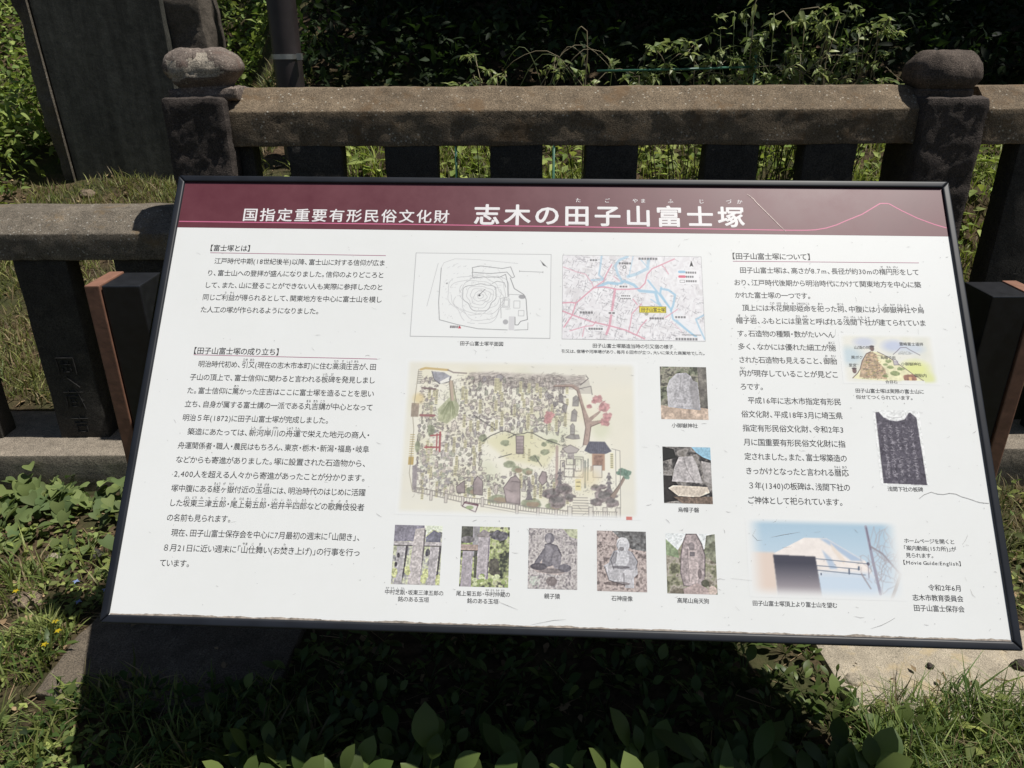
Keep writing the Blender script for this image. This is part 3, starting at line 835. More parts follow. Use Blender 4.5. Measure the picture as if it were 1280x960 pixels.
    def mottle(s, cols, cell, octaves=4):
        """patchwork of several colours following noise"""
        n = s.noise(cell, octaves); lo, hi = np.percentile(n, 3), np.percentile(n, 97)
        t = np.clip((n - lo) / (hi - lo), 0, 0.999) * (len(cols) - 1); i = t.astype(int); f = (t - i)[..., None]
        cols = np.asarray(cols, float); return cols[i] * (1 - f) + cols[i + 1] * f
    def grain(s, amt, cell):
        s.c *= 1 + amt * (s.noise(cell, 2) - 0.5)[..., None] * 2
    def fade(s, m, paper=(237, 239, 236)):
        s.c = s.c * m[..., None] + np.array(paper, float) * (1 - m[..., None])
    def put(s, name, quad, label=None, z=0.15):
        """quad: sheet mm of the canvas corners TL TR BR BL"""
        a = s.c.reshape(s.ny, s.ss, s.nx, s.ss, 3).mean((1, 3))
        if name == 'photo': g_ = a.mean(-1, keepdims=True); a = (g_ + (a - g_) * .85) * .95 + 14
        if name == 'photo':
            pd = np.pad(a, ((3, 3), (3, 3), (0, 0)), 'edge'); bl = sum(pd[i:i + a.shape[0], j:j + a.shape[1]] for i in range(7) for j in range(7)) / 49; a = a + .7 * (a - bl)
        if name == 'mountain_photo': a = a * .94 + 14
        u = (np.arange(s.nx)) / (s.nx - 1); v = (np.arange(s.ny)) / (s.ny - 1)
        U, V = np.meshgrid(u, v); q = np.asarray(quad, float)
        P = (q[0] * ((1 - U) * (1 - V))[..., None] + q[1] * (U * (1 - V))[..., None] + q[2] * (U * V)[..., None] + q[3] * ((1 - U) * V)[..., None])
        W_ = bp(P[..., 0].ravel(), P[..., 1].ravel(), np.full(P.shape[0] * P.shape[1], z))
        idx = np.arange(s.nx * s.ny).reshape(s.ny, s.nx)
        F = np.stack([idx[1:, :-1], idx[1:, 1:], idx[:-1, 1:], idx[:-1, :-1]], -1).reshape(-1, 4)
        lin = srgb(*np.moveaxis(np.clip(a, 2, 250), -1, 0)); lin = np.moveaxis(lin, 0, -1)
        lin = np.clip(lin / srgb(237, 239, 236) * np.array((0.80, 0.81, 0.80)), 0.003, 0.9)
        o = make(name, W_, F, M['print'], SG, col=lin.reshape(-1, 3))
        if label: o['label'] = label
        return o

INK = (96, 92, 96)
GRAY = [(96, 92, 96), (140, 134, 138), (176, 170, 172), (205, 200, 200)]
def rect(x0, y0, x1, y1): return [(x0, y0), (x1, y0), (x1, y1), (x0, y1)]
def photo_quad(x0, y0, x1, y1): return [(x0, y0), (x1, y0), (x1, y1), (x0, y1)]

# --- site plan (units: zoomed sheet)
c = Canvas(317, 207, 300, seed=4)
c.line([(1, 1), (316, 1), (316, 206), (1, 206), (1, 1)], 0.9, (120, 120, 122))
def T(x, y): return (x - 65) * 317 / 1145 , (y - 38) * 207 / 718
def TL(pts): return [T(*p) for p in pts]
c.line(TL([(290, 170), (285, 460), (300, 612), (450, 650), (620, 682), (860, 688)]), 1.1, (110, 110, 112))
c.line(TL([(915, 688), (1025, 683), (1025, 625)]), 0.9, (110, 110, 112))
c.line(TL([(290, 170), (310, 125), (400, 90), (600, 95), (930, 125)]), 0.6, (165, 165, 165))
c.line(TL([(262, 130), (225, 320), (190, 500)]), 0.6, (150, 150, 150))
c.line(TL([(550, 165), (620, 150), (800, 170), (870, 155), (905, 240), (885, 250), (840, 200), (700, 215), (555, 205), (550, 165)]), 1.2, (120, 120, 122))
c.line(TL([(550, 205), (560, 255), (640, 245), (780, 245), (830, 220), (850, 300), (855, 400)]), 1.2, (120, 120, 122))
c.line(TL([(720, 300), (760, 280), (820, 290), (835, 330)]), 1.0, (135, 135, 137))
c.line(TL([(870, 250), (905, 340), (985, 390), (1005, 430), (1020, 600), (965, 615), (945, 645), (920, 645), (918, 580)]), 1.4, (115, 115, 117))
c.line(TL([(795, 425), (850, 415), (870, 390), (985, 395)]), 0.8, (135, 135, 137))
c.line(TL([(795, 425), (805, 590)]), 0.8, (135, 135, 137))
for q in (rect(815, 430, 870, 500), rect(825, 440, 860, 490), rect(905, 445, 955, 505), rect(945, 525, 990, 570)): c.line(TL(q + [q[0]]), 0.7, (140, 140, 142))
c.ell(*T(972, 410), 8, 5, (150, 150, 152), 0.8); c.ell(*T(842, 622), 6, 6, (165, 165, 167), 0.8)
c.poly(TL(rect(868, 575, 915, 690)), (215, 215, 215))
r2 = np.random.default_rng(8)
for k in range(9):
    R0 = 22 + k * 25; ph = r2.random() * 6
    pts = []
    for a in np.linspace(0, 2 * math.pi, 60):
        rr = R0 * (1 + 0.10 * math.sin(3 * a + ph) + 0.05 * math.sin(7 * a + 2 * ph))
        x = 630 + rr * 1.22 * math.cos(a) * (1 if math.cos(a) < 0 else 0.86); y = 408 + rr * math.sin(a) * (0.98 if math.sin(a) > 0 else 0.9)
        pts.append((max(296, x), min(655, y)))
    for j in range(0, 60, 1):
        if r2.random() < 0.82 or k < 5: c.line(TL(pts[j:j + 2]), 0.7 if k != 4 else 1.1, (172, 172, 173) if k != 4 else (140, 140, 142))
for k in range(150):
    x, y = r2.uniform(310, 800), r2.uniform(140, 620); c.line(TL([(x, y), (x + r2.normal(0, 14), y + r2.normal(0, 9))]), 0.6, (186, 186, 187))
c.line(TL([(610, 405), (665, 350)]), 1.2, (110, 110, 112)); c.ell(*T(620, 402), 2.4, 2.4, (90, 90, 92))
c.line(TL([(945, 192), (1140, 197)]), 0.8, (110, 110, 112)); c.line(TL([(945, 184), (945, 198)]), 0.8, (110, 110, 112)); c.line(TL([(1140, 190), (1140, 204)]), 0.8, (110, 110, 112))
c.poly(TL([(1120, 100), (1170, 150), (1140, 138)]), (70, 70, 72)); c.line(TL([(1115, 95), (1175, 155)]), 0.8, (120, 120, 122))
for x in np.arange(392, 465, 17): c.poly(TL(rect(x, 660, x + 12, 680)), (120, 115, 117))
c.poly(TL([(455, 682), (470, 658), (484, 682)]), (190, 70, 80)); c.ell(*T(345, 305), 1.6, 1.6, (120, 120, 122))
c.put('plan_drawing', photo_quad(574.6, 181.0, 890.6, 389.6), 'line drawing of a mound site plan with contour lines')

# --- town map
c = Canvas(1190, 710, 320, (236, 236, 236), seed=5)
def S(pts): return [(x - 32, y - 30) for x, y in pts]
c.c = c.mottle([(222, 220, 220), (240, 240, 240), (228, 226, 227), (242, 242, 242)], 60, 3)
r2 = np.random.default_rng(11)
for k in range(900):
    x, y = r2.uniform(0, 1190), r2.uniform(0, 710); d = 60 if (y > 300 and x < 700) else 30
    a = 0.35 if r2.random() < 0.5 else 1.9; a += r2.normal(0, 0.2); l = r2.uniform(14, 46)
    if x > 560 and y < 330 and r2.random() < 0.75: continue
    c.line([(x, y), (x + l * math.cos(a), y + l * math.sin(a))], 3.2, (176, 174, 178) if r2.random() < 0.7 else (150, 148, 152))
c.poly(S([(760, 240), (1000, 480), (1210, 660), (1225, 745), (1120, 700), (880, 500), (740, 330)]), (236, 238, 240), 0.8, soft=6)
blue = (160, 200, 222); pink = (220, 160, 174)
for pts, w, a in [([(340, 300), (420, 265), (520, 275), (560, 250), (640, 280), (690, 330), (760, 335), (820, 340), (840, 420), (870, 470)], 24, .8),
    ([(370, 30), (360, 110), (345, 200), (390, 240), (280, 245)], 16, .6), ([(540, 250), (505, 190), (485, 120), (520, 70), (590, 40)], 22, .6),
    ([(590, 210), (660, 190), (760, 140), (770, 60)], 26, .55), ([(640, 30), (620, 120), (600, 210)], 10, .5), ([(700, 60), (760, 130)], 10, .5),
    ([(760, 240), (870, 380), (945, 480), (960, 560), (1060, 640), (1140, 700)], 16, .75), ([(870, 310), (930, 320), (985, 360), (965, 450), (945, 490)], 18, .8),
    ([(870, 300), (860, 350), (930, 460)], 16, .8), ([(1225, 520), (1150, 560), (1180, 640), (1215, 720)], 14, .7), ([(990, 570), (1100, 670), (1190, 730)], 12, .6), ([(780, 400), (840, 440)], 12, .6)]:
    c.line(S(pts), w, blue, a)
for pts, w, a in [([(35, 440), (110, 435), (150, 440), (300, 310), (390, 300), (500, 320), (600, 318)], 11, .9), ([(50, 640), (120, 540), (150, 440)], 11, .85), ([(30, 505), (140, 545), (290, 595), (420, 620), (560, 655), (720, 725)], 11, .9),
    ([(480, 322), (455, 480), (430, 625), (405, 690)], 20, .8), ([(300, 310), (385, 250), (410, 190), (455, 110)], 11, .8), ([(40, 135), (150, 175), (230, 195), (280, 260), (300, 310)], 7, .7),
    ([(600, 318), (690, 310), (735, 265), (755, 190), (800, 140), (880, 105), (990, 55)], 11, .85), ([(880, 105), (910, 140), (935, 185)], 8, .8), ([(700, 440), (620, 520), (605, 600), (590, 665)], 9, .8),
    ([(740, 570), (690, 625), (655, 690)], 9, .8), ([(630, 400), (665, 445)], 9, .8), ([(100, 670), (230, 630), (290, 625), (320, 590)], 8, .8), ([(220, 640), (205, 715)], 8, .7), ([(895, 550), (1000, 480)], 9, .7),
    ([(470, 210), (520, 250)], 8, .6), ([(940, 580), (1030, 660)], 5, .5)]:
    c.line(S(pts), w, pink, a)
for q in (rect(255, 58, 348, 88), rect(510, 280, 600, 310), rect(520, 362, 625, 402), rect(415, 505, 492, 530), rect(245, 635, 385, 665), rect(968, 530, 1080, 558), rect(1012, 145, 1195, 268), rect(965, 705, 1200, 740), rect(705, 540, 745, 565)):
    c.poly(S(q), (242, 242, 242), 0.95)
def dash(x0, x1, y, h, n):
    ws = (x1 - x0) / n
    for k in range(n):
        c.poly(S(rect(x0 + k * ws, y - h / 2, x0 + (k + .78) * ws, y + h / 2)), (92, 90, 92), 0.75)
for (x0, x1, y, h, n) in [(268, 335, 74, 17, 3), (515, 625, 98, 17, 5), (685, 850, 56, 17, 7), (520, 590, 296, 16, 3), (530, 610, 374, 12, 5), (522, 615, 396, 12, 6), (182, 298, 517, 18, 5), (425, 482, 518, 16, 2), (255, 378, 650, 18, 6), (765, 888, 557, 18, 6), (978, 1070, 544, 17, 4), (1080, 1175, 170, 17, 5), (1080, 1150, 206, 17, 4), (1080, 1175, 243, 17, 5), (975, 1160, 722, 18, 8)]:
    dash(x0, x1, y, h, n)
c.line(S([(1028, 165), (1070, 165)]), 22, blue); c.line(S([(1028, 205), (1070, 205)]), 22, (222, 120, 140)); c.line(S(rect(1030, 235, 1070, 255) + [(1030, 235)]), 3, (120, 120, 120))
c.ell(1133 - 32, 105 - 30, 24, 26, (243, 243, 243)); c.poly(S([(1133, 68), (1150, 122), (1133, 112), (1116, 122)]), (50, 50, 52)); 
c.ell(563 - 32, 130 - 30, 16, 14, (110, 110, 112)); c.ell(563 - 32, 130 - 30, 9, 8, (240, 240, 240))
c.line(S([(1030, 688), (1185, 688)]), 4, (90, 90, 92)); c.ell(740 - 32, 522 - 30, 16, 12, (150, 150, 130), 0.8)
c.poly(S(rect(680, 458, 905, 512)), (150, 140, 40)); c.poly(S(rect(686, 463, 899, 507)), (232, 216, 70))
c.line([(2, 2), (1188, 2), (1188, 708), (2, 708), (2, 2)], 4, (120, 120, 122))
c.put('town_map', photo_quad(916.4, 182.6, 1234.6, 390.2), 'printed street map with blue rivers, red roads and a yellow place label')
L = Letters(); L.line('田子山富士塚', 1094.5, 1147.5, 311.5, 9.5, 0.008); L.build('map_label', M['ink'])

# --- large illustrated map of the mound
W0, H0 = 1232, 805
c = Canvas(W0, H0, 400, seed=9)
c.c = c.mottle([(231, 229, 213), (235, 232, 216), (230, 229, 218), (235, 234, 221)], 260, 3)
outl = [(75, 60), (110, 52), (240, 55), (330, 70), (450, 66), (960, 80), (972, 100), (985, 180), (1090, 440), (1130, 470), (1135, 800), (990, 800), (870, 800), (440, 760), (330, 730), (85, 690), (65, 600), (70, 340), (55, 290), (70, 200)]
c.poly(outl, (239, 237, 222), 0.9, soft=8)
rr = np.random.default_rng(21)
# washes of green and ochre
for k in range(60):
    x, y = rr.uniform(90, 1050), rr.uniform(90, 700)
    c.ell(x, y, rr.uniform(30, 90), rr.uniform(20, 60), [(208, 216, 178), (226, 220, 180), (214, 218, 188), (234, 224, 198)][rr.integers(4)], 0.35, soft=0.9)
c.poly([(440, 430), (470, 405), (540, 378), (600, 395), (650, 380), (700, 395), (760, 420), (820, 440), (760, 560), (560, 520)], (220, 214, 150), 0.45, soft=10)
# shaded rubble bank along the top
c.poly([(340, 75), (450, 68), (955, 82), (960, 110), (900, 150), (760, 160), (560, 150), (360, 130)], (176, 164, 162), 0.62, tex=0.35, cell=30, soft=5)
for k in range(240):
    x, y = rr.uniform(340, 940), rr.uniform(75, 155); c.line([(x, y), (x + rr.uniform(10, 40), y + rr.normal(0, 8))], 2.2, (110, 98, 100), 0.5)
# stones, shrubs, steles, label strips
def stone_(x, y, s, col, o=0.8):
    q = rr.random()
    if q < .3:      # upright slab
        w_ = s * rr.uniform(.35, .6); t_ = rr.normal(0, .15) * s
        p = [(x - w_, y + s), (x - w_ + t_, y - s * .7), (x + t_, y - s * 1.15), (x + w_ + t_, y - s * .6), (x + w_, y + s)]
    elif q < .45:   # little shrine: base, body, roof
        c.poly(rect(x - s * .8, y + s * .5, x + s * .8, y + s), col, o); c.line(rect(x - s * .8, y + s * .5, x + s * .8, y + s), 2, (104, 96, 100), .8)
        c.poly(rect(x - s * .4, y - s * .4, x + s * .4, y + s * .5), (206, 196, 194), o); p = [(x - s * .8, y - s * .3), (x, y - s), (x + s * .8, y - s * .3)]
    else:
        n = rr.integers(4, 8); a0 = rr.random() * 6; e_ = rr.uniform(.6, 1.5)
        p = [(x + s * e_ * rr.uniform(.5, 1.15) * math.cos(a0 + k * 6.28 / n), y + s / e_ * rr.uniform(.5, 1.15) * math.sin(a0 + k * 6.28 / n)) for k in range(n)]
    c.poly(p, col, o, tex=0.2, cell=18); c.line(p + [p[0]], 2.4, (98, 88, 92), 0.75)
    for k in range(3):
        u = rr.normal(0, s * .4, 4); c.line([(x + u[0], y + u[1]), (x + u[2], y + u[3])], 1.8, (104, 96, 100), 0.55)
occ = []
def free(x, y, d):
    if not (95 < x < 850 and 95 < y < 690): return False
    if 430 < x < 840 and 375 < y < 590: return False
    if 180 < x < 305 and 90 < y < 345: return False
    if 130 < x < 225 and 385 < y < 495: return False
    if 545 < x < 635 and 595 < y < 745: return False
    return all((x - p) ** 2 + (y - q) ** 2 > (d + r) ** 2 * 0.5 for p, q, r in occ)
cols = [(190, 178, 176), (170, 162, 164), (206, 194, 188), (158, 154, 162), (212, 202, 192), (180, 182, 160), (160, 168, 150)]
for k in range(3600):
    s = rr.uniform(6, 24); x, y = rr.uniform(95, 850), rr.uniform(95, 690)
    if free(x, y, s): occ.append((x, y, s)); stone_(x, y, s * rr.uniform(.7, 1.1), cols[rr.integers(len(cols))], .7)
for k in range(95):
    x, y = rr.uniform(100, 860), rr.uniform(100, 680); h = rr.uniform(38, 80)
    if (430 < x < 830 and 380 < y < 580 and rr.random() < 0.85) or (180 < x < 300 and y < 345): continue
    c.poly(rect(x, y, x + 15, y + h), (234, 228, 180), 0.9)
    for q in np.arange(y + 5, y + h - 4, 8): c.line([(x + 3, q), (x + 12, q + 1)], 3.5, (100, 96, 90), 0.8)
for (x, y, sx, sy) in [(160, 380, 20, 30), (95, 465, 14, 30), (545, 437, 22, 16), (570, 545, 30, 18), (610, 570, 30, 18), (665, 578, 26, 18), (700, 512, 25, 17), (750, 480, 22, 15), (430, 415, 22, 20), (785, 425, 28, 12), (745, 440, 14, 12), (520, 718, 55, 24), (685, 735, 52, 24), (800, 745, 44, 18), (390, 680, 34, 20)]:
    c.ell(x, y, sx, sy, (146, 156, 126), 0.85, tex=0.25, cell=14, rag=0.25)
    if y > 560: c.ell(x + sx * .2, y + 4, sx * .6, sy * .6, (176, 130, 112), 0.5, rag=0.4)
# fine ink scribble everywhere
for k in range(2300):
    x, y = rr.uniform(92, 860), rr.uniform(90, 700)
    if (440 < x < 830 and 385 < y < 585 and rr.random() < .8) or (545 < x < 635 and 600 < y < 740): continue
    a_ = rr.uniform(0, 3.14) if rr.random() < .5 else rr.choice([0, 1.57]); l_ = rr.uniform(4, 15)
    c.line([(x, y), (x + l_ * math.cos(a_), y + l_ * math.sin(a_)), (x + l_ * math.cos(a_) + rr.normal(0, 5), y + l_ * math.sin(a_) + rr.normal(0, 5))], 1.8, (100, 92, 96), .5)
for k in range(500):
    x, y = rr.uniform(760, 1130), rr.uniform(440, 780); l_ = rr.uniform(4, 12); a_ = rr.uniform(0, 3.14)
    if x < 1000 or y > 600: c.line([(x, y), (x + l_ * math.cos(a_), y + l_ * math.sin(a_))], 1.8, (96, 90, 94), .5)
# brush-drawn mountain ridges
c.line([(380, 300), (430, 330), (490, 368)], 3.5, (82, 78, 80))
c.line([(430, 430), (470, 402), (520, 380), (545, 376), (575, 386), (600, 398)], 4, (78, 76, 78))
c.line([(560, 412), (600, 392), (640, 388), (660, 380), (690, 386), (740, 412), (825, 440)], 4, (78, 76, 78))
c.line([(700, 500), (735, 550)], 4, (90, 88, 90)); c.line([(515, 512), (580, 492)], 4, (90, 88, 90))
# willow top left, pond-shaped slab, red gates
c.poly([(240, 130), (262, 130), (280, 220), (300, 250), (295, 300), (240, 345), (195, 330), (188, 270), (230, 225), (248, 205)], (178, 184, 146), 0.9, tex=0.2, cell=12)
c.poly([(235, 110), (258, 120), (272, 225), (255, 225)], (196, 176, 156)); c.line([(238, 112), (256, 230)], 3, (110, 98, 90)); c.line([(258, 118), (284, 228)], 3, (110, 98, 90))
for k in range(26): 
    x = rr.uniform(200, 290); c.line([(255 + (x - 250) * .2, 230), (x, rr.uniform(280, 335))], 2, (128, 138, 100), 0.7)
c.poly([(145, 70), (210, 75), (245, 95), (240, 125), (190, 135), (160, 115)], (150, 152, 168), 0.9, tex=0.2); c.line([(145, 70), (160, 115), (190, 137), (240, 125), (248, 95)], 4, (96, 92, 100)); c.poly([(190, 125), (238, 98), (240, 122), (195, 137)], (238, 238, 234))
c.line([(85, 62), (110, 54), (230, 62)], 12, (208, 172, 96), 0.8); c.line([(230, 62), (260, 75), (330, 78)], 7, (140, 124, 124), 0.9)
red = (180, 92, 96)
c.line([(160, 408), (212, 402)], 8, red); c.line([(132, 468), (212, 466)], 8, red); c.line([(208, 390), (210, 486)], 10, red); c.line([(192, 398), (194, 480)], 7, red); c.line([(140, 458), (140, 472)], 6, red)
c.line([(100, 304), (172, 304)], 12, (168, 110, 112)); c.line([(98, 160), (170, 166)], 9, (132, 110, 112))
c.poly(rect(50, 240, 90, 312), (160, 142, 128), 0.9, tex=.2); c.poly(rect(52, 518, 80, 558), (200, 170, 100)); 
for y in range(405, 520, 12): c.line([(55, y), (76, y)], 4, (186, 160, 90), 0.9)
for y in range(75, 140, 10): c.line([(72, y), (92, y)], 4, (110, 104, 104), 0.8)
c.ell(85, 215, 28, 26, (232, 206, 140), 0.7, soft=.8)
for k in range(90):
    x, y = rr.uniform(95, 280), rr.uniform(480, 690); c.ell(x, y, rr.uniform(4, 10), rr.uniform(4, 9), cols[rr.integers(7)], 0.8)
c.poly([(75, 560), (100, 560), (104, 680), (82, 680)], (150, 142, 150), .9, tex=.2)
# tree with red blossom, right
c.poly([(945, 440), (958, 350), (940, 260), (912, 160), (885, 140), (800, 142), (790, 132), (890, 126), (922, 140), (950, 240), (968, 285), (975, 300), (1030, 262), (1036, 270), (985, 318), (1040, 310), (1040, 322), (985, 345), (972, 440)], (176, 150, 140), 0.95, tex=.15)
c.line([(945, 440), (958, 350), (940, 260), (912, 160), (885, 140), (790, 140)], 4, (120, 100, 96)); c.line([(972, 440), (985, 345), (1040, 322)], 4, (120, 100, 96))
for (x, y, s) in [(1020, 200, 26), (975, 240, 15), (1055, 243, 30), (1070, 290, 22), (1058, 318, 26), (1000, 215, 14), (770, 290, 26), (760, 320, 20)]:
    c.ell(x, y, s, s * .8, (200, 132, 138), .85, tex=.3, cell=10, rag=.5)
c.poly([(905, 135), (975, 100), (990, 175), (920, 175)], (150, 140, 140), 0.35); c.line([(930, 130), (972, 95), (960, 80)], 4, (100, 92, 96)); c.line([(925, 150), (985, 135), (992, 180)], 4, (130, 122, 124))
for (x, y, s) in [(895, 290, 30), (905, 215, 26), (850, 250, 30), (890, 360, 26), (895, 400, 28), (830, 200, 20), (770, 195, 18), (800, 230, 20)]: stone_(x, y, s, (140, 136, 140))
# shrine with dark roof, stone gate, pagoda lanterns
c.poly(rect(990, 480, 1055, 565), (190, 150, 126)); c.poly(rect(1000, 490, 1045, 540), (150, 116, 104), .8, tex=.4, cell=8)
c.poly([(950, 468), (975, 420), (1055, 420), (1090, 468), (1060, 482), (980, 482)], (104, 106, 124), 1, tex=.15)
for x in range(975, 1060, 9): c.line([(x, 424), (x - 6 + (x - 1015) * .25, 468)], 2, (80, 80, 96), .7)
c.poly(rect(995, 540, 1040, 600), (226, 222, 214)); c.line(rect(995, 540, 1040, 600) + [(995, 540)], 3, (130, 122, 122)); c.line([(985, 545), (985, 570)], 4, (130, 110, 106))
for q in (rect(830, 520, 850, 600), rect(860, 510, 900, 540), rect(895, 500, 945, 600), rect(905, 510, 935, 570), rect(850, 560, 900, 600)): c.line(q + [q[0]], 3.5, (124, 116, 118))
c.poly([(840, 460), (880, 440), (925, 462), (910, 480), (860, 482)], (186, 178, 176)); c.line([(840, 460), (880, 440), (925, 462), (910, 480), (860, 482), (840, 460)], 3, (120, 112, 114)); c.poly(rect(865, 482, 900, 512), (160, 152, 154), .9, tex=.3, cell=8)
c.line([(812, 450), (812, 640)], 14, (176, 150, 146), .8); c.line([(955, 520), (955, 650)], 9, (120, 128, 124), .8); c.line([(970, 510), (968, 615)], 6, (110, 118, 112), .8)
for (x, y) in ((675, 622), (1075, 575), (828, 560)):
    for k, (dw, dh) in enumerate([(7, 12), (15, 14), (9, 12), (17, 14), (11, 24), (20, 18)]):
        yy = y + [0, 14, 28, 42, 56, 78][k]; c.poly([(x - dw * .6, yy), (x + dw * .6, yy), (x + dw, yy + dh), (x - dw, yy + dh)], (128, 122, 128), .95, tex=.25)
# pines and rocky bases by the steps
for (x, y, s) in [(790, 685, 42), (850, 660, 40), (880, 700, 34), (820, 720, 50), (1010, 650, 26), (1055, 690, 52), (1010, 720, 30), (1090, 720, 36), (1045, 645, 20), (760, 690, 22)]:
    c.ell(x, y, s, s * .62, (134, 122, 126), .9, tex=.5, cell=14, rag=.35); c.ell(x - 4, y - 6, s * .7, s * .3, (110, 112, 112), .5, tex=.4, rag=.4)
c.poly([(1080, 690), (1120, 640), (1150, 590), (1162, 595), (1130, 650), (1100, 700)], (160, 140, 130)); c.line([(1080, 690), (1120, 640), (1150, 590)], 3.5, (110, 98, 92))
for (x, y, s) in [(1145, 570, 26), (1168, 575, 20), (1125, 575, 14), (1165, 596, 14)]: c.ell(x, y, s, s * .7, (106, 142, 126), .9, tex=.3, rag=.3)
# big stone, slabs
for p in ([(545, 660), (580, 610), (605, 600), (628, 625), (630, 740), (560, 730)], [(390, 640), (410, 605), (438, 630), (440, 700), (395, 695)], [(305, 660), (345, 630), (350, 690), (310, 690)], [(720, 620), (738, 575), (758, 580), (762, 625), (740, 645)], [(600, 400), (640, 400), (640, 490), (605, 490)]):
    c.poly(p, (168, 152, 156), .95, tex=.2, cell=30); c.line(p + [p[0]], 3.5, (104, 94, 98))
c.line([(585, 628), (630, 632)], 3, (104, 94, 98)); c.line([(555, 665), (590, 680)], 2, (120, 110, 112))
for y in range(420, 490, 16): c.line([(602, y), (640, y)], 2.5, (120, 110, 112))
# boundary wall and fence along the lower edge, steps
c.line([(75, 60), (66, 200), (58, 300), (70, 380), (62, 600), (85, 690)], 3, (150, 140, 120))
fence = [(90, 690), (200, 708), (335, 735), (440, 742), (620, 768), (870, 790)]
c.line([(p, q - 24) for p, q in fence], 4, (140, 132, 130)); c.line(fence, 4, (140, 132, 130)); c.line([(p, q + 12) for p, q in fence[3:]], 3, (160, 152, 150))
for k in range(len(fence) - 1):
    (xa, ya), (xb, yb) = fence[k], fence[k + 1]; n = int((xb - xa) / 13)
    for j in range(n): x = xa + (xb - xa) * j / n; y = ya + (yb - ya) * j / n; c.line([(x, y - 24), (x, y)], 3, (150, 142, 140))
for (x, y) in ((180, 690), (255, 700), (340, 712), (440, 715), (615, 745), (720, 760), (810, 765)): c.poly(rect(x - 6, y - 5, x + 7, y + 40), (214, 208, 200)); c.line(rect(x - 6, y - 5, x + 7, y + 40) + [(x - 6, y - 5)], 2.5, (130, 122, 122))
c.poly([(895, 700), (968, 700), (978, 803), (888, 803)], (232, 228, 212))
for k in range(8): y = 700 + k * 13; c.line([(896 - k, y), (968 + k, y)], 3, (136, 128, 128))
for x in (880, 985, 1055, 1120): c.poly(rect(x - 12, 745, x + 10, 803), (222, 218, 208)); c.line(rect(x - 12, 745, x + 10, 803) + [(x - 12, 745)], 3, (128, 120, 120))
for x in range(1000, 1115, 11): c.line([(x, 765), (x, 790)], 2.5, (140, 132, 132))
c.line([(990, 765), (1115, 765)], 3, (140, 132, 132)); c.line([(990, 790), (1115, 790)], 3, (140, 132, 132)); c.line([(1110, 460), (1110, 640)], 3, (150, 146, 146)); c.line([(1132, 465), (1132, 745)], 3, (140, 134, 134)); c.line([(1090, 455), (1132, 465)], 3, (150, 146, 146))
c.poly(rect(1082, 478, 1098, 555), (236, 230, 180)); 
for q in range(485, 550, 9): c.line([(1085, q), (1095, q)], 4, (110, 106, 100), .8)
c.poly(rect(905, 610, 935, 665), (238, 226, 164)); c.line([(912, 625), (928, 625)], 4, (110, 100, 80)); c.line([(912, 645), (928, 645)], 4, (110, 100, 80)); c.ell(970, 600, 60, 40, (236, 214, 160), .5, soft=.9)
c.poly([(340, 755), (355, 732), (420, 745), (408, 782)], (232, 228, 224)); c.line([(340, 755), (355, 732), (420, 745), (408, 782), (340, 755)], 4, (90, 60, 74)); c.ell(378, 760, 20, 9, (160, 186, 130), .9); c.line([(350, 738), (420, 750)], 5, (110, 60, 76))
c.c = c.c * .75 + c.c.mean(-1, keepdims=True) * .25
c.c = (c.c * .95 + 236 * .05) * np.array((1.0, .995, .972))
# soft paper-coloured edges
ex = np.clip(np.minimum(c.x - 6, W0 - 8 - c.x) / 34, 0, 1); ey = np.clip(np.minimum(c.y - 4, H0 - 4 - c.y) / 34, 0, 1)
c.fade(sstep(0, 1, ex) * sstep(0, 1, ey))
c.poly(rect(1158, 786, 1188, 803), (206, 120, 110), .9)
c.put('illustrated_map', photo_quad(569.5, 441.0, 1083.5, 787.5), 'soft-edged hand drawn illustration of the whole mound with stones, trees and a shrine')

# --- photographs of stones (canvas 100 x 120 = millimetres)
MOSS = [(52, 54, 46), (96, 104, 78), (132, 128, 112), (168, 172, 130), (120, 116, 104)]
def ph(seed, cols=MOSS, cell=14): 
    c = Canvas(100, 120, 96, seed=seed); c.c = c.mottle(cols, cell, 4); return c
LBL = 'small printed photograph of '
# standing stone of a small shrine
c = ph(31, [(66, 68, 56), (120, 126, 100), (150, 146, 126), (84, 82, 72)])
c.poly([(0, 88), (40, 94), (100, 92), (100, 120), (0, 120)], (196, 172, 150), 1, tex=.25, cell=10); c.poly([(80, 0), (100, 0), (100, 95), (84, 92)], (110, 104, 98), .8, tex=.4)
p = [(16, 92), (14, 50), (20, 32), (36, 16), (56, 14), (66, 22), (70, 32), (80, 36), (84, 98), (50, 96)]
c.poly(p, (178, 176, 178), 1, tex=.22, cell=7); c.poly([(14, 50), (20, 32), (36, 16), (38, 30), (30, 60), (28, 94), (16, 92)], (205, 204, 204), .45, soft=2); c.poly([(66, 24), (80, 36), (84, 98), (68, 96), (62, 50)], (128, 124, 124), .5, soft=2); c.line([(45, 20), (42, 50)], 1, (140, 138, 138), .6)
c.grain(.1, 3); c.put('photo', photo_quad(1132, 450.4, 1233, 569.6), LBL + 'a broad pale standing stone')
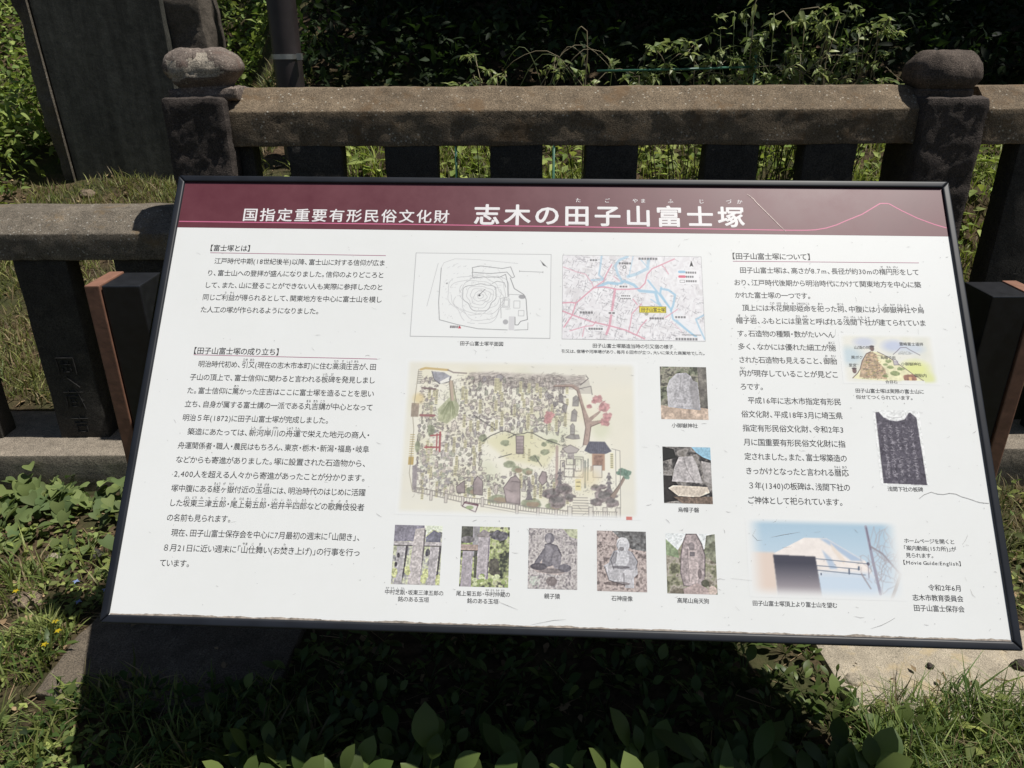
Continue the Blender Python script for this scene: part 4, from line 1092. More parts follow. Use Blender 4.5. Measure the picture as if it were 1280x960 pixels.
# cap-shaped rock
c = ph(32, [(44, 42, 42), (96, 92, 88), (150, 144, 138), (120, 114, 106)])
c.poly([(60, 0), (100, 0), (100, 28), (84, 22), (70, 12)], (140, 190, 214)); c.poly([(0, 0), (24, 6), (28, 24), (0, 32)], (34, 34, 32))
c.poly([(0, 62), (18, 62), (32, 84), (40, 112), (0, 118)], (46, 42, 40), 1, tex=.3); c.poly([(80, 30), (100, 34), (100, 78), (84, 72)], (160, 154, 150), .9, tex=.3)
p = [(18, 74), (24, 44), (34, 22), (62, 20), (70, 36), (80, 76)]; c.poly(p, (180, 174, 172), 1, tex=.22, cell=6); c.poly([(56, 22), (70, 36), (80, 76), (66, 78), (60, 40)], (206, 200, 196), .5, soft=1.5); c.line([(44, 26), (50, 50), (64, 74)], 1.2, (120, 114, 112), .6)
c.poly([(10, 88), (20, 82), (90, 84), (94, 96), (70, 106), (30, 104)], (212, 198, 178), 1, tex=.15, cell=9); c.poly([(20, 106), (100, 104), (100, 120), (40, 120)], (120, 100, 84), .9, tex=.4, cell=5)
c.grain(.1, 3); c.put('photo', photo_quad(1132.4, 630, 1233.4, 750.3), LBL + 'a tapering rock on a flat slab under blue sky')
# stone fence posts (two pictures)
c = ph(33, [(120, 122, 120), (176, 174, 168), (208, 212, 174), (160, 162, 138)])
c.poly([(0, 0), (62, 0), (62, 32), (0, 34)], (140, 136, 148), 1, tex=.15, cell=12); c.poly([(62, 0), (100, 0), (100, 14), (80, 8), (64, 22)], (222, 230, 204))
c.poly([(66, 24), (82, 10), (96, 16), (97, 34), (66, 34)], (120, 120, 132), 1, tex=.2)
c.poly(rect(0, 34, 100, 42), (186, 180, 178), 1, tex=.2, cell=6); c.line([(0, 42), (100, 42)], 2, (84, 78, 82), .8)
for (a, b_, cc) in ((8, 26, (178, 174, 174)), (76, 95, (182, 176, 176))): c.poly([(a, 43), (b_, 43), (b_ - 5, 120), (a - 2, 120)], cc, 1, tex=.16, cell=6); c.poly([(b_, 43), (b_ + 5, 43), (b_ + 1, 90), (b_ - 4, 120)], (84, 78, 84), .85)
c.poly([(44, 8), (64, 5), (64, 34), (60, 120), (34, 120), (40, 40)], (196, 188, 184), 1, tex=.16, cell=6); c.poly([(62, 8), (66, 10), (64, 60), (60, 100)], (110, 104, 104), .8)
for (x, y) in ((6, 96), (32, 92), (70, 96), (96, 108), (66, 108)): c.ell(x, y, 6, 10, (206, 212, 140), .8, tex=.3, cell=4, rag=.4)
for (x, y) in ((12, 62), (8, 80), (70, 58)): c.ell(x, y, 3, 5, (70, 66, 70), .8)
c.ell(72, 55, 5, 7, (86, 84, 92), .8); c.grain(.14, 3); c.put('photo', photo_quad(572.4, 809, 672.2, 928.8), LBL + 'stone fence posts with a tall post in the middle')
c = ph(34, [(70, 74, 62), (128, 134, 96), (176, 188, 124), (198, 200, 158), (104, 104, 88)])
c.poly(rect(24, 0, 38, 60), (150, 146, 152), .9, tex=.2); c.poly([(0, 0), (24, 0), (24, 32), (0, 34)], (76, 76, 70), .9, tex=.5); c.ell(14, 27, 14, 7, (120, 116, 116), 1, tex=.3)
c.poly(rect(0, 37, 38, 49), (176, 156, 144), 1, tex=.18, cell=6); c.line([(0, 49), (38, 49)], 2, (80, 74, 72), .8)
c.poly([(5, 50), (26, 50), (24, 120), (3, 120)], (172, 164, 168), 1, tex=.14, cell=6); c.poly([(28, 50), (34, 50), (36, 100), (30, 120)], (84, 84, 74), .8)
c.poly([(36, 18), (58, 18), (60, 24), (58, 104), (34, 104)], (180, 172, 174), 1, tex=.14, cell=6); c.poly([(32, 18), (46, 6), (62, 14), (60, 22), (34, 22)], (150, 142, 140), 1, tex=.2); c.line([(58, 24), (56, 104)], 1.5, (96, 90, 92), .7)
c.ell(78, 18, 18, 10, (110, 108, 112), 1, tex=.4, cell=6, rag=.3); c.ell(70, 80, 12, 16, (90, 84, 80), .8, tex=.4, rag=.4)
for k in range(16): c.ell(c.r.uniform(30, 98), c.r.uniform(96, 118), 5, 4, (206, 214, 166) if k % 2 else (150, 168, 100), .85, rag=.4)
c.grain(.12, 3); c.put('photo', photo_quad(712.4, 808.3, 812.4, 929.6), LBL + 'one stone fence post among green plants')
# seated figures carved in stone (generic)
c = ph(35, [(140, 134, 134), (180, 172, 170), (200, 194, 188), (160, 152, 150)], 6)
c.poly([(70, 0), (100, 0), (100, 20), (84, 16)], (190, 198, 150), .7, tex=.3)
st_ = (122, 118, 124); dk = (92, 88, 94)
c.poly([(2, 76), (30, 64), (80, 76), (84, 84), (60, 92), (20, 88)], (176, 162, 156), .8, tex=.2)
c.poly([(34, 32), (44, 30), (58, 34), (66, 48), (62, 70), (40, 76), (28, 74), (30, 50)], st_, 1, tex=.14, cell=8); c.poly([(32, 40), (38, 46), (22, 72), (12, 72), (14, 66)], st_, 1, tex=.12); c.poly([(60, 40), (68, 52), (66, 62), (58, 58)], dk, .8)
c.ell(43, 20, 10, 11, st_, 1, tex=.14); c.ell(40, 24, 5, 5, (176, 170, 172), .8); c.ell(22, 76, 17, 7, dk, .9, tex=.15); c.ell(58, 62, 9, 18, (142, 137, 142), 1, tex=.14); c.ell(74, 78, 13, 8, st_, 1, tex=.15); c.ell(48, 84, 26, 5, (92, 86, 88), .5)
for k in range(20): c.line([(c.r.uniform(2, 22), c.r.uniform(94, 118)), (c.r.uniform(2, 26), c.r.uniform(92, 116))], 1.2, (196, 206, 190), .7)
c.line([(34, 32), (44, 30), (58, 34), (66, 48)], 1.3, (80, 76, 82), .8); c.poly([(34, 34), (44, 32), (50, 40), (44, 66), (36, 66)], (160, 155, 160), .6, soft=2); c.ell(40, 17, 6, 6, (158, 153, 158), .6, soft=.6); c.ell(48, 104, 11, 9, (120, 110, 108), .9, tex=.3); c.grain(.12, 3); c.put('photo', photo_quad(852, 808.8, 952.4, 930.2), LBL + 'a carved stone animal sitting on rocks')
c = ph(36, [(120, 108, 104), (172, 156, 150), (196, 180, 172), (146, 132, 126)], 8)
c.poly([(30, 0), (100, 0), (100, 40), (70, 36), (50, 18)], (96, 100, 100), .75, tex=.6, cell=7)
c.poly([(14, 70), (30, 60), (80, 66), (82, 84), (60, 106), (24, 98)], (188, 186, 188), 1, tex=.12, cell=9)
c.poly([(36, 40), (52, 34), (72, 42), (82, 60), (78, 74), (60, 80), (34, 74), (30, 58)], (170, 168, 172), 1, tex=.12, cell=9); c.ell(50, 54, 15, 18, (206, 206, 208), .9); c.poly([(34, 40), (42, 42), (38, 64), (24, 70), (26, 56)], (150, 148, 152), .9)
c.ell(53, 28, 13, 15, (198, 198, 200), 1, tex=.1); c.ell(52, 20, 11, 7, (222, 222, 222), .7); c.ell(50, 36, 5, 4, (120, 116, 118), .7); c.ell(48, 72, 18, 3, (96, 92, 96), .6)
c.poly(rect(56, 88, 74, 112), (196, 194, 196), 1, tex=.12); c.ell(62, 82, 9, 6, (206, 204, 206), 1); c.line([(54, 84), (54, 110)], 1.6, (110, 104, 108), .7); c.ell(40, 104, 26, 4, (96, 84, 82), .5)
c.line([(36, 42), (28, 58), (34, 76)], 1.4, (96, 92, 96), .8); c.line([(70, 42), (82, 60), (78, 76)], 1.4, (96, 92, 96), .8); c.line([(16, 72), (24, 98), (54, 106)], 1.6, (90, 84, 86), .8); c.line([(46, 18), (40, 30), (46, 42)], 1, (110, 106, 110), .7); c.grain(.1, 3); c.put('photo', photo_quad(992.4, 810.4, 1093.2, 931), LBL + 'a carved stone figure sitting cross-legged')
c = ph(37, [(96, 96, 76), (140, 140, 110), (172, 164, 148), (116, 108, 92)])
c.poly([(0, 0), (100, 0), (100, 10), (74, 34), (40, 10), (24, 34), (0, 16)], (226, 232, 230)); c.poly([(0, 12), (24, 34), (26, 50), (0, 44)], (132, 152, 112), .9, tex=.3); c.poly([(82, 4), (100, 0), (100, 60), (76, 42)], (124, 128, 104), .85, tex=.5)
p = [(42, 2), (62, 1), (72, 20), (78, 44), (76, 84), (70, 104), (34, 104), (28, 80), (30, 44), (34, 22)]; c.poly(p, (168, 154, 152), 1, tex=.25, cell=6); c.line(p[:5], 2.2, (96, 88, 88), .8); c.line(p[5:] + [p[0]], 2.2, (110, 100, 100), .7)
c.poly([(46, 34), (62, 34), (66, 80), (60, 100), (44, 98), (42, 60)], (196, 180, 176), .8, tex=.2, cell=5); c.ell(52, 26, 6, 8, (140, 130, 130), .9); c.poly(rect(48, 37, 58, 46), (110, 104, 108), .8); c.line([(43, 30), (45, 96)], 1.3, (120, 108, 108), .7); c.ell(66, 80, 4, 10, (110, 98, 98), .7)
c.poly([(32, 110), (60, 98), (80, 108), (84, 120), (34, 120)], (182, 162, 156), 1, tex=.15, cell=7); c.ell(90, 112, 9, 9, (196, 176, 164), .9, tex=.2); c.ell(76, 98, 8, 7, (70, 72, 54), .7)
c.grain(.12, 3); c.put('photo', photo_quad(1133.5, 811.8, 1234, 931.7), LBL + 'a tall carved stone with a standing figure')
# ink rubbing of an old tablet
c = Canvas(98, 162, 90, seed=41)
m = c.poly([(6, 6), (13, 5), (22, 17), (34, 21), (48, 23), (64, 19), (72, 8), (78, 5), (90, 16), (94, 160), (6, 158)], (84, 80, 90), 1)
tex = c.mottle([(66, 62, 72), (100, 96, 106), (76, 72, 82), (130, 126, 134)], 7, 3); c.blend(m, tex, .85)
for x in (20, 33, 47, 61, 76):
    for y in np.arange(34 + (x % 3) * 3, 146, 5.2):
        if c.r.random() < .85:
            for k in range(3): c.line([(x + c.r.normal(0, 2.4), y + c.r.normal(0, 1.6)), (x + c.r.normal(0, 2.4), y + c.r.normal(0, 1.6))], 1.1, (176, 172, 178), .75)
c.line([(22, 15), (34, 22), (48, 24), (64, 20), (73, 8)], 1.6, (232, 232, 232)); c.line([(28, 14), (40, 18), (60, 15)], .8, (110, 106, 112), .7)
c.grain(.15, 3); c.put('ink_rubbing', photo_quad(1582.5, 540, 1680.5, 702), 'dark ink rubbing of an inscribed tablet with a notched top')
# small sketch of the mound
c = Canvas(1150, 620, 200, seed=42)
def K(p): return [(x - 30, y - 120) for x, y in p]
c.c = c.mottle([(228, 228, 214), (234, 233, 222), (226, 227, 216)], 200, 3)
c.ell(100, 280, 170, 110, (186, 208, 220), .7, soft=.9); c.ell(300, 110, 120, 60, (184, 194, 222), .6, soft=.9); c.ell(650, 150, 130, 70, (182, 194, 224), .7, soft=.9); c.ell(880, 180, 130, 60, (190, 204, 224), .6, soft=.9); c.ell(880, 430, 160, 100, (226, 232, 150), .9, soft=.9); c.ell(1000, 540, 110, 70, (222, 228, 156), .8, soft=.9)
m = c.poly(K([(150, 670), (240, 580), (280, 470), (340, 370), (410, 340), (500, 350), (600, 410), (720, 490), (840, 590), (980, 690), (560, 700), (220, 680)]), (236, 232, 190), .95, tex=.1, cell=30)
c.poly(K([(230, 660), (250, 580), (285, 470), (345, 370), (420, 345), (470, 380), (480, 470), (550, 560), (560, 680)]), (186, 160, 134), .85, tex=.35, cell=26)
for k in range(170):
    x, y = c.r.uniform(240, 540), c.r.uniform(370, 680)
    if x > 260 + (660 - y) * .25 and x < 560 - (680 - y) * .25: c.line(K([(x, y), (x + c.r.normal(0, 26), y + c.r.normal(0, 9))]), 6, [(120, 92, 84), (204, 180, 110), (120, 130, 90), (96, 84, 84)][c.r.integers(4)], .75)
for (x, y, s) in [(600, 460, 40), (615, 530, 40), (730, 550, 44), (660, 605, 56), (560, 500, 30), (540, 640, 36)]: c.ell(x - 30, y - 120, s, s * .5, (136, 150, 104), .85, tex=.3, cell=20, rag=.3)
c.ell(830 - 30, 660 - 120, 80, 46, (150, 106, 92), .9, tex=.3, cell=18, rag=.2); c.poly(K(rect(815, 645, 850, 690)), (226, 186, 140)); c.poly(K(rect(730, 690, 1000, 720)), (232, 233, 226))
c.line(K([(150, 670), (215, 610), (250, 560), (285, 460), (345, 370), (400, 345)]), 9, (104, 84, 84)); c.line(K([(480, 345), (540, 375), (620, 420), (700, 480), (780, 540), (880, 620), (985, 688)]), 8, (104, 88, 92))
c.line(K([(665, 375), (720, 330), (760, 290), (830, 285), (880, 320), (985, 378)]), 7, (120, 112, 124)); c.poly(K([(735, 345), (780, 330), (860, 335), (910, 360), (860, 375), (720, 375)]), (186, 190, 190), .7, tex=.3, cell=14)
for (x, y) in ((420, 305), (180, 580)): c.ell(x - 30, y - 120, 26, 34, (112, 92, 90), .95, tex=.3, cell=12); c.ell(x - 30, y - 146, 30, 12, (84, 74, 78), .95)
c.poly(K(rect(660, 450, 715, 505)), (190, 184, 190), .9); c.line(K([(640, 430), (690, 440), (720, 500), (660, 505), (655, 450)]), 6, (110, 104, 112))
ex = np.clip(np.minimum(c.x, c.w - c.x) / 90, 0, 1); ey = np.clip(np.minimum(c.y, c.h - c.y) / 60, 0, 1); c.fade(sstep(0, 1, ex) * sstep(0, 1, ey))
c.put('mound_sketch', photo_quad(1527, 366, 1733, 482), 'small coloured sketch of the mound with a shrine on top')
# snowy mountain seen over roofs
c = Canvas(1210, 620, 230, seed=43)
def K(p): return [(x - 20, y - 30) for x, y in p]
g_ = np.clip(c.y / 560, 0, 1)[..., None]; c.c = np.array((168, 198, 216)) * (1 - g_) + np.array((214, 227, 236)) * g_
c.poly(K([(230, 310), (480, 180), (655, 180), (940, 350), (1000, 480), (560, 480)]), (244, 236, 228), 1, tex=.05, cell=40)
c.poly(K([(600, 185), (655, 185), (930, 350), (830, 350), (700, 250)]), (166, 190, 216), .85, soft=6); c.poly(K([(610, 270), (680, 340), (720, 420), (660, 420)]), (170, 192, 216), .8, soft=6); c.poly(K([(680, 210), (790, 350), (770, 380), (690, 270)]), (236, 222, 206), .8, soft=5)
c.poly(K([(560, 440), (1000, 440), (1000, 640), (560, 640)]), (204, 220, 234), .85, soft=14)
for pts in ([(560, 342), (960, 372)], [(560, 395), (890, 415)], [(560, 430), (930, 458)]): c.line(K(pts), 6, (92, 108, 130))
c.line(K([(808, 418), (806, 452)]), 12, (92, 104, 124)); c.line(K([(885, 398), (882, 418)]), 14, (92, 104, 124)); c.ell(940, 342, 12, 14, (82, 84, 100)); c.ell(568, 430, 6, 10, (84, 90, 110))
c.line(K([(972, 80), (985, 200), (1000, 360), (1020, 520), (1030, 600)]), 22, (150, 144, 160), .85); c.line(K([(975, 90), (992, 260)]), 9, (108, 100, 116), .7)
for k in range(46):
    x, y = c.r.uniform(960, 1200), c.r.uniform(200, 600); a = c.r.uniform(-2.4, -.6); pts = [(x, y)]
    for q in range(5): a += c.r.normal(0, .4); x += 30 * math.cos(a); y += 30 * math.sin(a); pts.append((x, y))
    c.line(K(pts), 9, (168, 158, 160), .35)
c.line(K([(1000, 240), (1080, 290), (1180, 420), (1210, 450)]), 14, (140, 128, 134), .7); c.line(K([(1200, 450), (1150, 560), (1110, 640)]), 24, (160, 148, 142), .7); c.line(K([(900, 450), (960, 560)]), 12, (150, 140, 144), .7); c.line(K([(960, 370), (955, 480)]), 9, (130, 122, 136), .6)
c.poly(K(rect(40, 300, 240, 640)), (230, 210, 194), .95, soft=8); c.poly(K([(225, 318), (555, 325), (580, 640), (245, 640)]), (66, 66, 78), 1, soft=4)
mm = (c.inside(K([(225, 318), (555, 325), (580, 640), (245, 640)]))).astype(float) * np.clip((c.y - 350) / 260, 0, 1); c.blend(mm, (206, 196, 196), .9)
ex = np.clip(np.minimum(c.x, c.w - c.x) / 150, 0, 1); ey = np.clip(np.minimum(c.y, (c.h - c.y) * .6) / 60, 0, 1); c.fade(sstep(0, 1, ex) * sstep(0, 1, ey))
c.put('mountain_photo', photo_quad(1297.5, 776.5, 1607.5, 934), 'soft-edged printed photograph of a snowy mountain above roofs and wires')

# ---------------------------------------------------------------- scratches and specks on the sheet
r2 = np.random.default_rng(77)
vv = []; ff = []; n0 = 0
def mark(pts, w, taper=True):
    global n0
    v, f = stroke(pts, w, None, None, 0.75, taper=taper); vv.append(v); ff.append(f + n0); n0 += len(v)
for k in range(520):
    x = r2.uniform(20, PW - 20) if r2.random() < .45 else np.clip(r2.normal(1350, 330), 15, PW - 15); y = r2.uniform(135, PH - 15)
    if r2.random() < .7: l = r2.uniform(0.8, 2.4); w = r2.uniform(.5, 1.2)
    else: l = r2.uniform(4, 14); w = r2.uniform(.3, .7)
    a = r2.normal(.15, .5) if r2.random() < .75 else r2.uniform(0, 3.1)
    b_ = a + r2.normal(0, .3)
    mark([(x, y), (x + l / 2 * math.cos(a), y + l / 2 * math.sin(a)), (x + l / 2 * (math.cos(a) + math.cos(b_)), y + l / 2 * (math.sin(a) + math.sin(b_)))], w)
crk = [(1657.5, 728), (1668, 720), (1683, 714.3), (1695, 718), (1707, 718.7), (1720, 716), (1732, 717), (1745, 723), (1755, 725.5), (1778, 733.5), (1797, 735)]
mark(crk, 0.9, False)
for p in ([(1318, 800), (1311, 812), (1320, 822), (1330, 821)], [(1348, 815), (1375, 809), (1408, 803)], [(1436, 803), (1450, 801)], [(1745, 800), (1738, 812), (1731, 820)], [(1727, 884), (1729, 892)], [(1734, 907), (1737, 918), (1742, 923)],
          [(1500, 965), (1512, 968), (1520, 967)], [(1530, 988), (1552, 981), (1570, 972), (1580, 966)], [(1300, 902), (1262, 899)], [(860, 1000), (905, 990), (930, 988)], [(792, 957), (812, 964), (834, 972)], [(1000, 640), (1012, 642)],
          [(1702, 352), (1701, 366)], [(1522, 356), (1520, 372)], [(1230, 905), (1240, 900), (1250, 902)], [(720, 418), (726, 423), (724, 430)], [(1560, 880), (1572, 870)], [(1370, 835), (1390, 833)]):
    mark(p, 0.6)
mk = make('scuff_marks', np.concatenate(vv), np.concatenate(ff), M['scuff'], SG); tag(mk, kind='stuff')
stroke([(1348, 19), (1356, 25), (1364, 33), (1368, 40), (1398, 76), (1420, 103), (1432, 117)], 1.7, 'header_scratch', M['scuff_light'], 0.75, taper=True)
# ------------------------------------------------------------------ plants
def leaf_tpl(nseg=4, fold=0.25, droop=0.35, shape='oval', wid=0.5):
    """blade along +y (length 1), width `wid`; two halves folded on the midrib"""
    v = []; f = []
    t = np.linspace(0, 1, nseg + 1)
    for k in t:
        if shape == 'heart': w = wid * 1.25 * (max(0, math.sin(math.pi * min(1, (k + 0.16) / 1.16) ** 0.72))) ** 0.85
        elif shape == 'spoon': w = wid * (math.sin(math.pi * min(1, 0.03 + k * 0.97) ** 1.45) ** 0.75 * .93 + .07 * (1 - k))
        elif shape == 'lance': w = wid * math.sin(math.pi * k ** 0.8) ** 0.9
        else: w = wid * (math.sin(math.pi * min(1, 0.04 + k * 0.96)) ** 0.62) * (1 - 0.15 * k)
        if k == 1: w = 0
        z = -droop * k * k
        lag = -0.10 * math.sin(math.pi * k) if shape != 'heart' else -0.16 * (1 - k)
        v += [(-w / 2, k + lag, z + fold * w), (0, k, z), (w / 2, k + lag, z + fold * w)]
    for i in range(nseg):
        a = i * 3
        f += [(a, a + 1, a + 4, a + 3), (a + 1, a + 2, a + 5, a + 4)]
    return np.array(v), np.array(f)

def blade_tpl(nseg=3, w=0.035, bend=0.5):
    v = []; f = []
    for i in range(nseg + 1):
        k = i / nseg; ww = w * (1 - k) ** 0.7 + 0.002
        x = bend * k * k
        v += [(x, -ww / 2, k * (1 - 0.25 * bend * k)), (x, ww / 2, k * (1 - 0.25 * bend * k))]
    for i in range(nseg): f.append((2 * i, 2 * i + 1, 2 * i + 3, 2 * i + 2))
    return np.array(v), np.array(f)

def rot_zxz(yaw, pitch, roll):
    """matrices: roll about the blade, pitch up from level, then yaw; vectorised"""
    cy, sy = np.cos(yaw), np.sin(yaw); cp, sp = np.cos(pitch), np.sin(pitch); cr, sr = np.cos(roll), np.sin(roll)
    Z = np.zeros_like(cy); O = np.ones_like(cy)
    Rz = np.stack([np.stack([cy, -sy, Z], -1), np.stack([sy, cy, Z], -1), np.stack([Z, Z, O], -1)], -2)
    Rx = np.stack([np.stack([O, Z, Z], -1), np.stack([Z, cp, -sp], -1), np.stack([Z, sp, cp], -1)], -2)
    Ry = np.stack([np.stack([cr, Z, sr], -1), np.stack([Z, O, Z], -1), np.stack([-sr, Z, cr], -1)], -2)
    return Rz @ Rx @ Ry

class Leaves:
    def __init__(s): s.v = []; s.f = []; s.c = []; s.n = 0
    def add(s, tpl, pos, size, yaw, pitch, roll, col):
        tv, tf = tpl; n = len(pos)
        if n == 0: return
        R = rot_zxz(np.asarray(yaw, float), np.asarray(pitch, float), np.asarray(roll, float))
        v = np.einsum('nij,kj->nki', R, tv) * np.asarray(size, float)[:, None, None] + np.asarray(pos, float)[:, None, :]
        k = len(tv)
        s.v.append(v.reshape(-1, 3)); s.f.append((tf[None] + (np.arange(n) * k)[:, None, None] + s.n).reshape(-1, 4))
        s.c.append(np.repeat(np.asarray(col, float), k, 0)); s.n += n * k
    def build(s, name, mat, parent=None, origin=None):
        return make(name, np.concatenate(s.v), np.concatenate(s.f), mat, parent, origin, smooth=True, col=np.concatenate(s.c))

def greens(r, n, a, b, var=0.25):
    t = r.random(n)[:, None]; c = np.array(a) * (1 - t) + np.array(b) * t
    return np.clip(c * (1 + r.normal(0, var, n))[:, None], 0.005, 0.6)

T_HEART = leaf_tpl(5, 0.16, 0.22, 'heart', 0.92)
T_OVAL = leaf_tpl(5, 0.18, 0.35, 'oval', 0.42)
T_BROAD = leaf_tpl(5, 0.14, 0.30, 'oval', 0.55)
T_SPOON = leaf_tpl(6, 0.12, 0.30, 'spoon', 0.46)
T_ROUND = leaf_tpl(6, 0.10, 0.25, 'spoon', 0.68)
T_LANCE = leaf_tpl(3, 0.22, 0.4, 'lance', 0.34)
T_SMALL = leaf_tpl(2, 0.2, 0.2, 'oval', 0.62)
T_BLADE = [blade_tpl(3, 0.085, b) for b in (0.2, 0.55, 0.95)]
T_FINE = [blade_tpl(3, 0.04, b) for b in (0.15, 0.5, 1.0)]

G_DARK = (0.028, 0.055, 0.015); G_MID = (0.085, 0.14, 0.035); G_LIT = (0.14, 0.2, 0.05); G_YEL = (0.25, 0.27, 0.08)

def grass_patch(name, region, n, hmin, hmax, seed, label, a=G_MID, b=G_YEL, dead=0.12, dens=None, tpls=T_BLADE):
    r = np.random.default_rng(seed); L_ = Leaves()
    P = []
    while sum(len(p) for p in P) < n:
        x = r.uniform(region[0], region[1], n); y = r.uniform(region[2], region[3], n)
        k = np.sin(x * 9 + seed) * np.cos(y * 11 - seed) * .5 + .5
        keep = r.random(n) < (0.25 + 0.75 * k)
        if dens is not None: keep &= r.random(n) < dens(x, y)
        P.append(np.stack([x[keep], y[keep]], 1))
    p = np.concatenate(P)[:n]; z = ground_z(p[:, 0], p[:, 1]) - 0.004
    pos = np.column_stack([p, z]); m = len(p)
    h = r.uniform(hmin, hmax, m) * (0.6 + 0.4 * r.random(m)); yaw = r.uniform(0, 6.283, m)
    col = greens(r, m, a, b); d = r.random(m) < dead
    col[d] = greens(r, d.sum(), (0.2, 0.155, 0.085), (0.32, 0.26, 0.15), .2)
    which = r.integers(0, len(tpls), m); tilt = r.normal(0, 0.22, m)
    for k in range(len(tpls)):
        q = which == k
        L_.add(tpls[k], pos[q], h[q], yaw[q], tilt[q], tilt[q] * 0.7, col[q])
    o = L_.build(name, M['grass'])
    return tag(o, label, kind='stuff')

def cover(name, region, n, smin, smax, hmin, hmax, tpl, seed, label, a, b, dens=None, mat=None, flat=0.35):
    r = np.random.default_rng(seed); L_ = Leaves()
    P = []
    while sum(len(q) for q in P) < n:
        x = r.uniform(region[0], region[1], n); y = r.uniform(region[2], region[3], n)
        keep = np.ones(n, bool) if dens is None else r.random(n) < dens(x, y)
        P.append(np.stack([x[keep], y[keep]], 1))
    p = np.concatenate(P)[:n]; z = ground_z(p[:, 0], p[:, 1]) + r.uniform(hmin, hmax, n)
    L_.add(tpl, np.column_stack([p, z]), r.uniform(smin, smax, n), r.uniform(0, 6.283, n), r.normal(0.1, flat, n), r.normal(0, flat, n), greens(r, n, a, b))
    return tag(L_.build(name, mat or M['leaf_matt']), label, kind='stuff')

def off_slab(x, y):
    l = (x > -1.27) & (x < -0.6) & (y > 1.45) & (y < 1.82); rr_ = (x > 0.85) & (x < 1.8) & (y > 1.40) & (y < 1.70)
    return ~(l | rr_)

# soil litter: dry stalks, bits of leaf
r = np.random.default_rng(12); n = 5200; Lt = Leaves()
x = r.uniform(-2.3, 2.3, n); y = np.where(r.random(n) < .6, r.uniform(1.1, 2.45, n), r.uniform(2.85, 5.0, n))
x = np.where(y > 2.8, r.uniform(-3.4, -1.0, n), x)
pos = np.column_stack([x, y, ground_z(x, y) + 0.006])
colr = greens(r, n, (0.12, 0.08, 0.045), (0.33, 0.24, 0.14), .3)
q = r.random(n) < .55
Lt.add(T_SMALL, pos[q], r.uniform(.012, .045, q.sum()), r.uniform(0, 6.28, q.sum()), r.normal(0, .25, q.sum()), r.normal(0, .3, q.sum()), colr[q])
q = ~q
Lt.add((np.array([(-.012, 0, 0), (.012, 0, 0), (.012, 1, .02), (-.012, 1, .02)]), np.array([(0, 1, 2, 3)])), pos[q], r.uniform(.03, .12, q.sum()), r.uniform(0, 6.28, q.sum()), r.normal(0, .1, q.sum()), r.normal(0, .2, q.sum()), colr[q])
tag(Lt.build('leaf_litter', M['litter']), 'dry brown leaves and stalks scattered on the soil', kind='stuff')

r = np.random.default_rng(14); n = 22; Lt = Leaves()
x = np.where(r.random(n) < .35, r.uniform(-1.19, -.7, n), r.uniform(.88, 1.7, n)); y = np.where(x < 0, r.uniform(1.46, 1.8, n), r.uniform(1.40, 1.64, n))
Lt.add(T_SMALL, np.column_stack([x, y, np.full(n, .031)]), r.uniform(.008, .03, n), r.uniform(0, 6.28, n), r.normal(0, .2, n), r.normal(0, .2, n), greens(r, n, (0.10, 0.07, 0.04), (0.3, 0.22, 0.13), .3))
tag(Lt.build('leaf_litter', M['litter']), 'crumbs of dry leaf lying on the concrete footings', kind='stuff')

# heart-leaved ground cover along the low curb
r = np.random.default_rng(31); L_ = Leaves(); n = 480
x = r.uniform(-2.2, -0.92, n); y = 2.455 - np.abs(r.normal(0, 0.19, n)); y = np.clip(y, 1.98, 2.45)
hgt = r.uniform(0.012, 0.085, n) * np.clip((y - 1.9) / .4, .25, 1)
up = r.random(n) < .05; hgt[up] += .07
pos = np.column_stack([x, y, ground_z(x, y) + hgt])
yaw = r.normal(math.pi, 0.9, n)
L_.add(T_HEART, pos, r.uniform(.026, .054, n), yaw, r.normal(-.25, .35, n), r.normal(0, .35, n), greens(r, n, (0.085, 0.125, 0.05), (0.21, 0.26, 0.09), .22))
n2 = 300; x2 = r.uniform(-2.2, -0.92, n2); y2 = r.uniform(1.95, 2.4, n2)
L_.add(T_SMALL, np.column_stack([x2, y2, ground_z(x2, y2) + r.uniform(.01, .05, n2)]), r.uniform(.02, .04, n2), r.uniform(0, 6.28, n2), r.normal(.1, .4, n2), r.normal(0, .4, n2), greens(r, n2, G_MID, G_YEL))
tag(L_.build('ground_cover', M['leaf_matt']), 'heart-shaped green leaves growing in a band along the low stone curb', kind='stuff')
# small weeds on the soil at the left
cover('weeds', (-2.3, -1.0, 1.05, 2.2), 3600, .012, .032, .005, .045, T_SMALL, 33, 'small leafy weeds on the soil left of the sign', (0.12, 0.17, 0.045), (0.31, 0.35, 0.11),
      lambda x, y: ((np.sin(x * 7.1 + 1) * np.cos(y * 8.3) + .35 * np.sin(x * 19 - y * 13)) > 0.12) * 0.9 * off_slab(x, y) * np.where((y > 1.92) & (y < 2.12), .25, 1) + 0.05 * off_slab(x, y))
grass_patch('grass', (-2.3, -1.08, 1.05, 2.1), 4200, .03, .12, 41, 'tufts of thin grass on the soil left of the sign', dens=lambda x, y: off_slab(x, y) * np.where(np.sin(x * 13) * np.sin(y * 12 + 1) > .1, 1.0, .12))
grass_patch('grass', (-2.3, 2.3, 0.1, 1.03), 9000, .04, .12, 54, 'grass on the ground nearest the viewer', a=(0.08, 0.13, 0.035), b=(0.25, 0.29, 0.09), dead=.15, dens=lambda x, y: np.where(np.sin(x * 5 + 2) * np.sin(y * 7) > -.3, 1.0, .25))
grass_patch('grass', (-1.18, -0.45, 1.15, 1.50), 1500, .04, .12, 52, 'thin shaded grass at the front edge of the left footing', dens=lambda x, y: np.where(np.sin(x * 17) * np.sin(y * 14) > -.2, 1.0, .2))
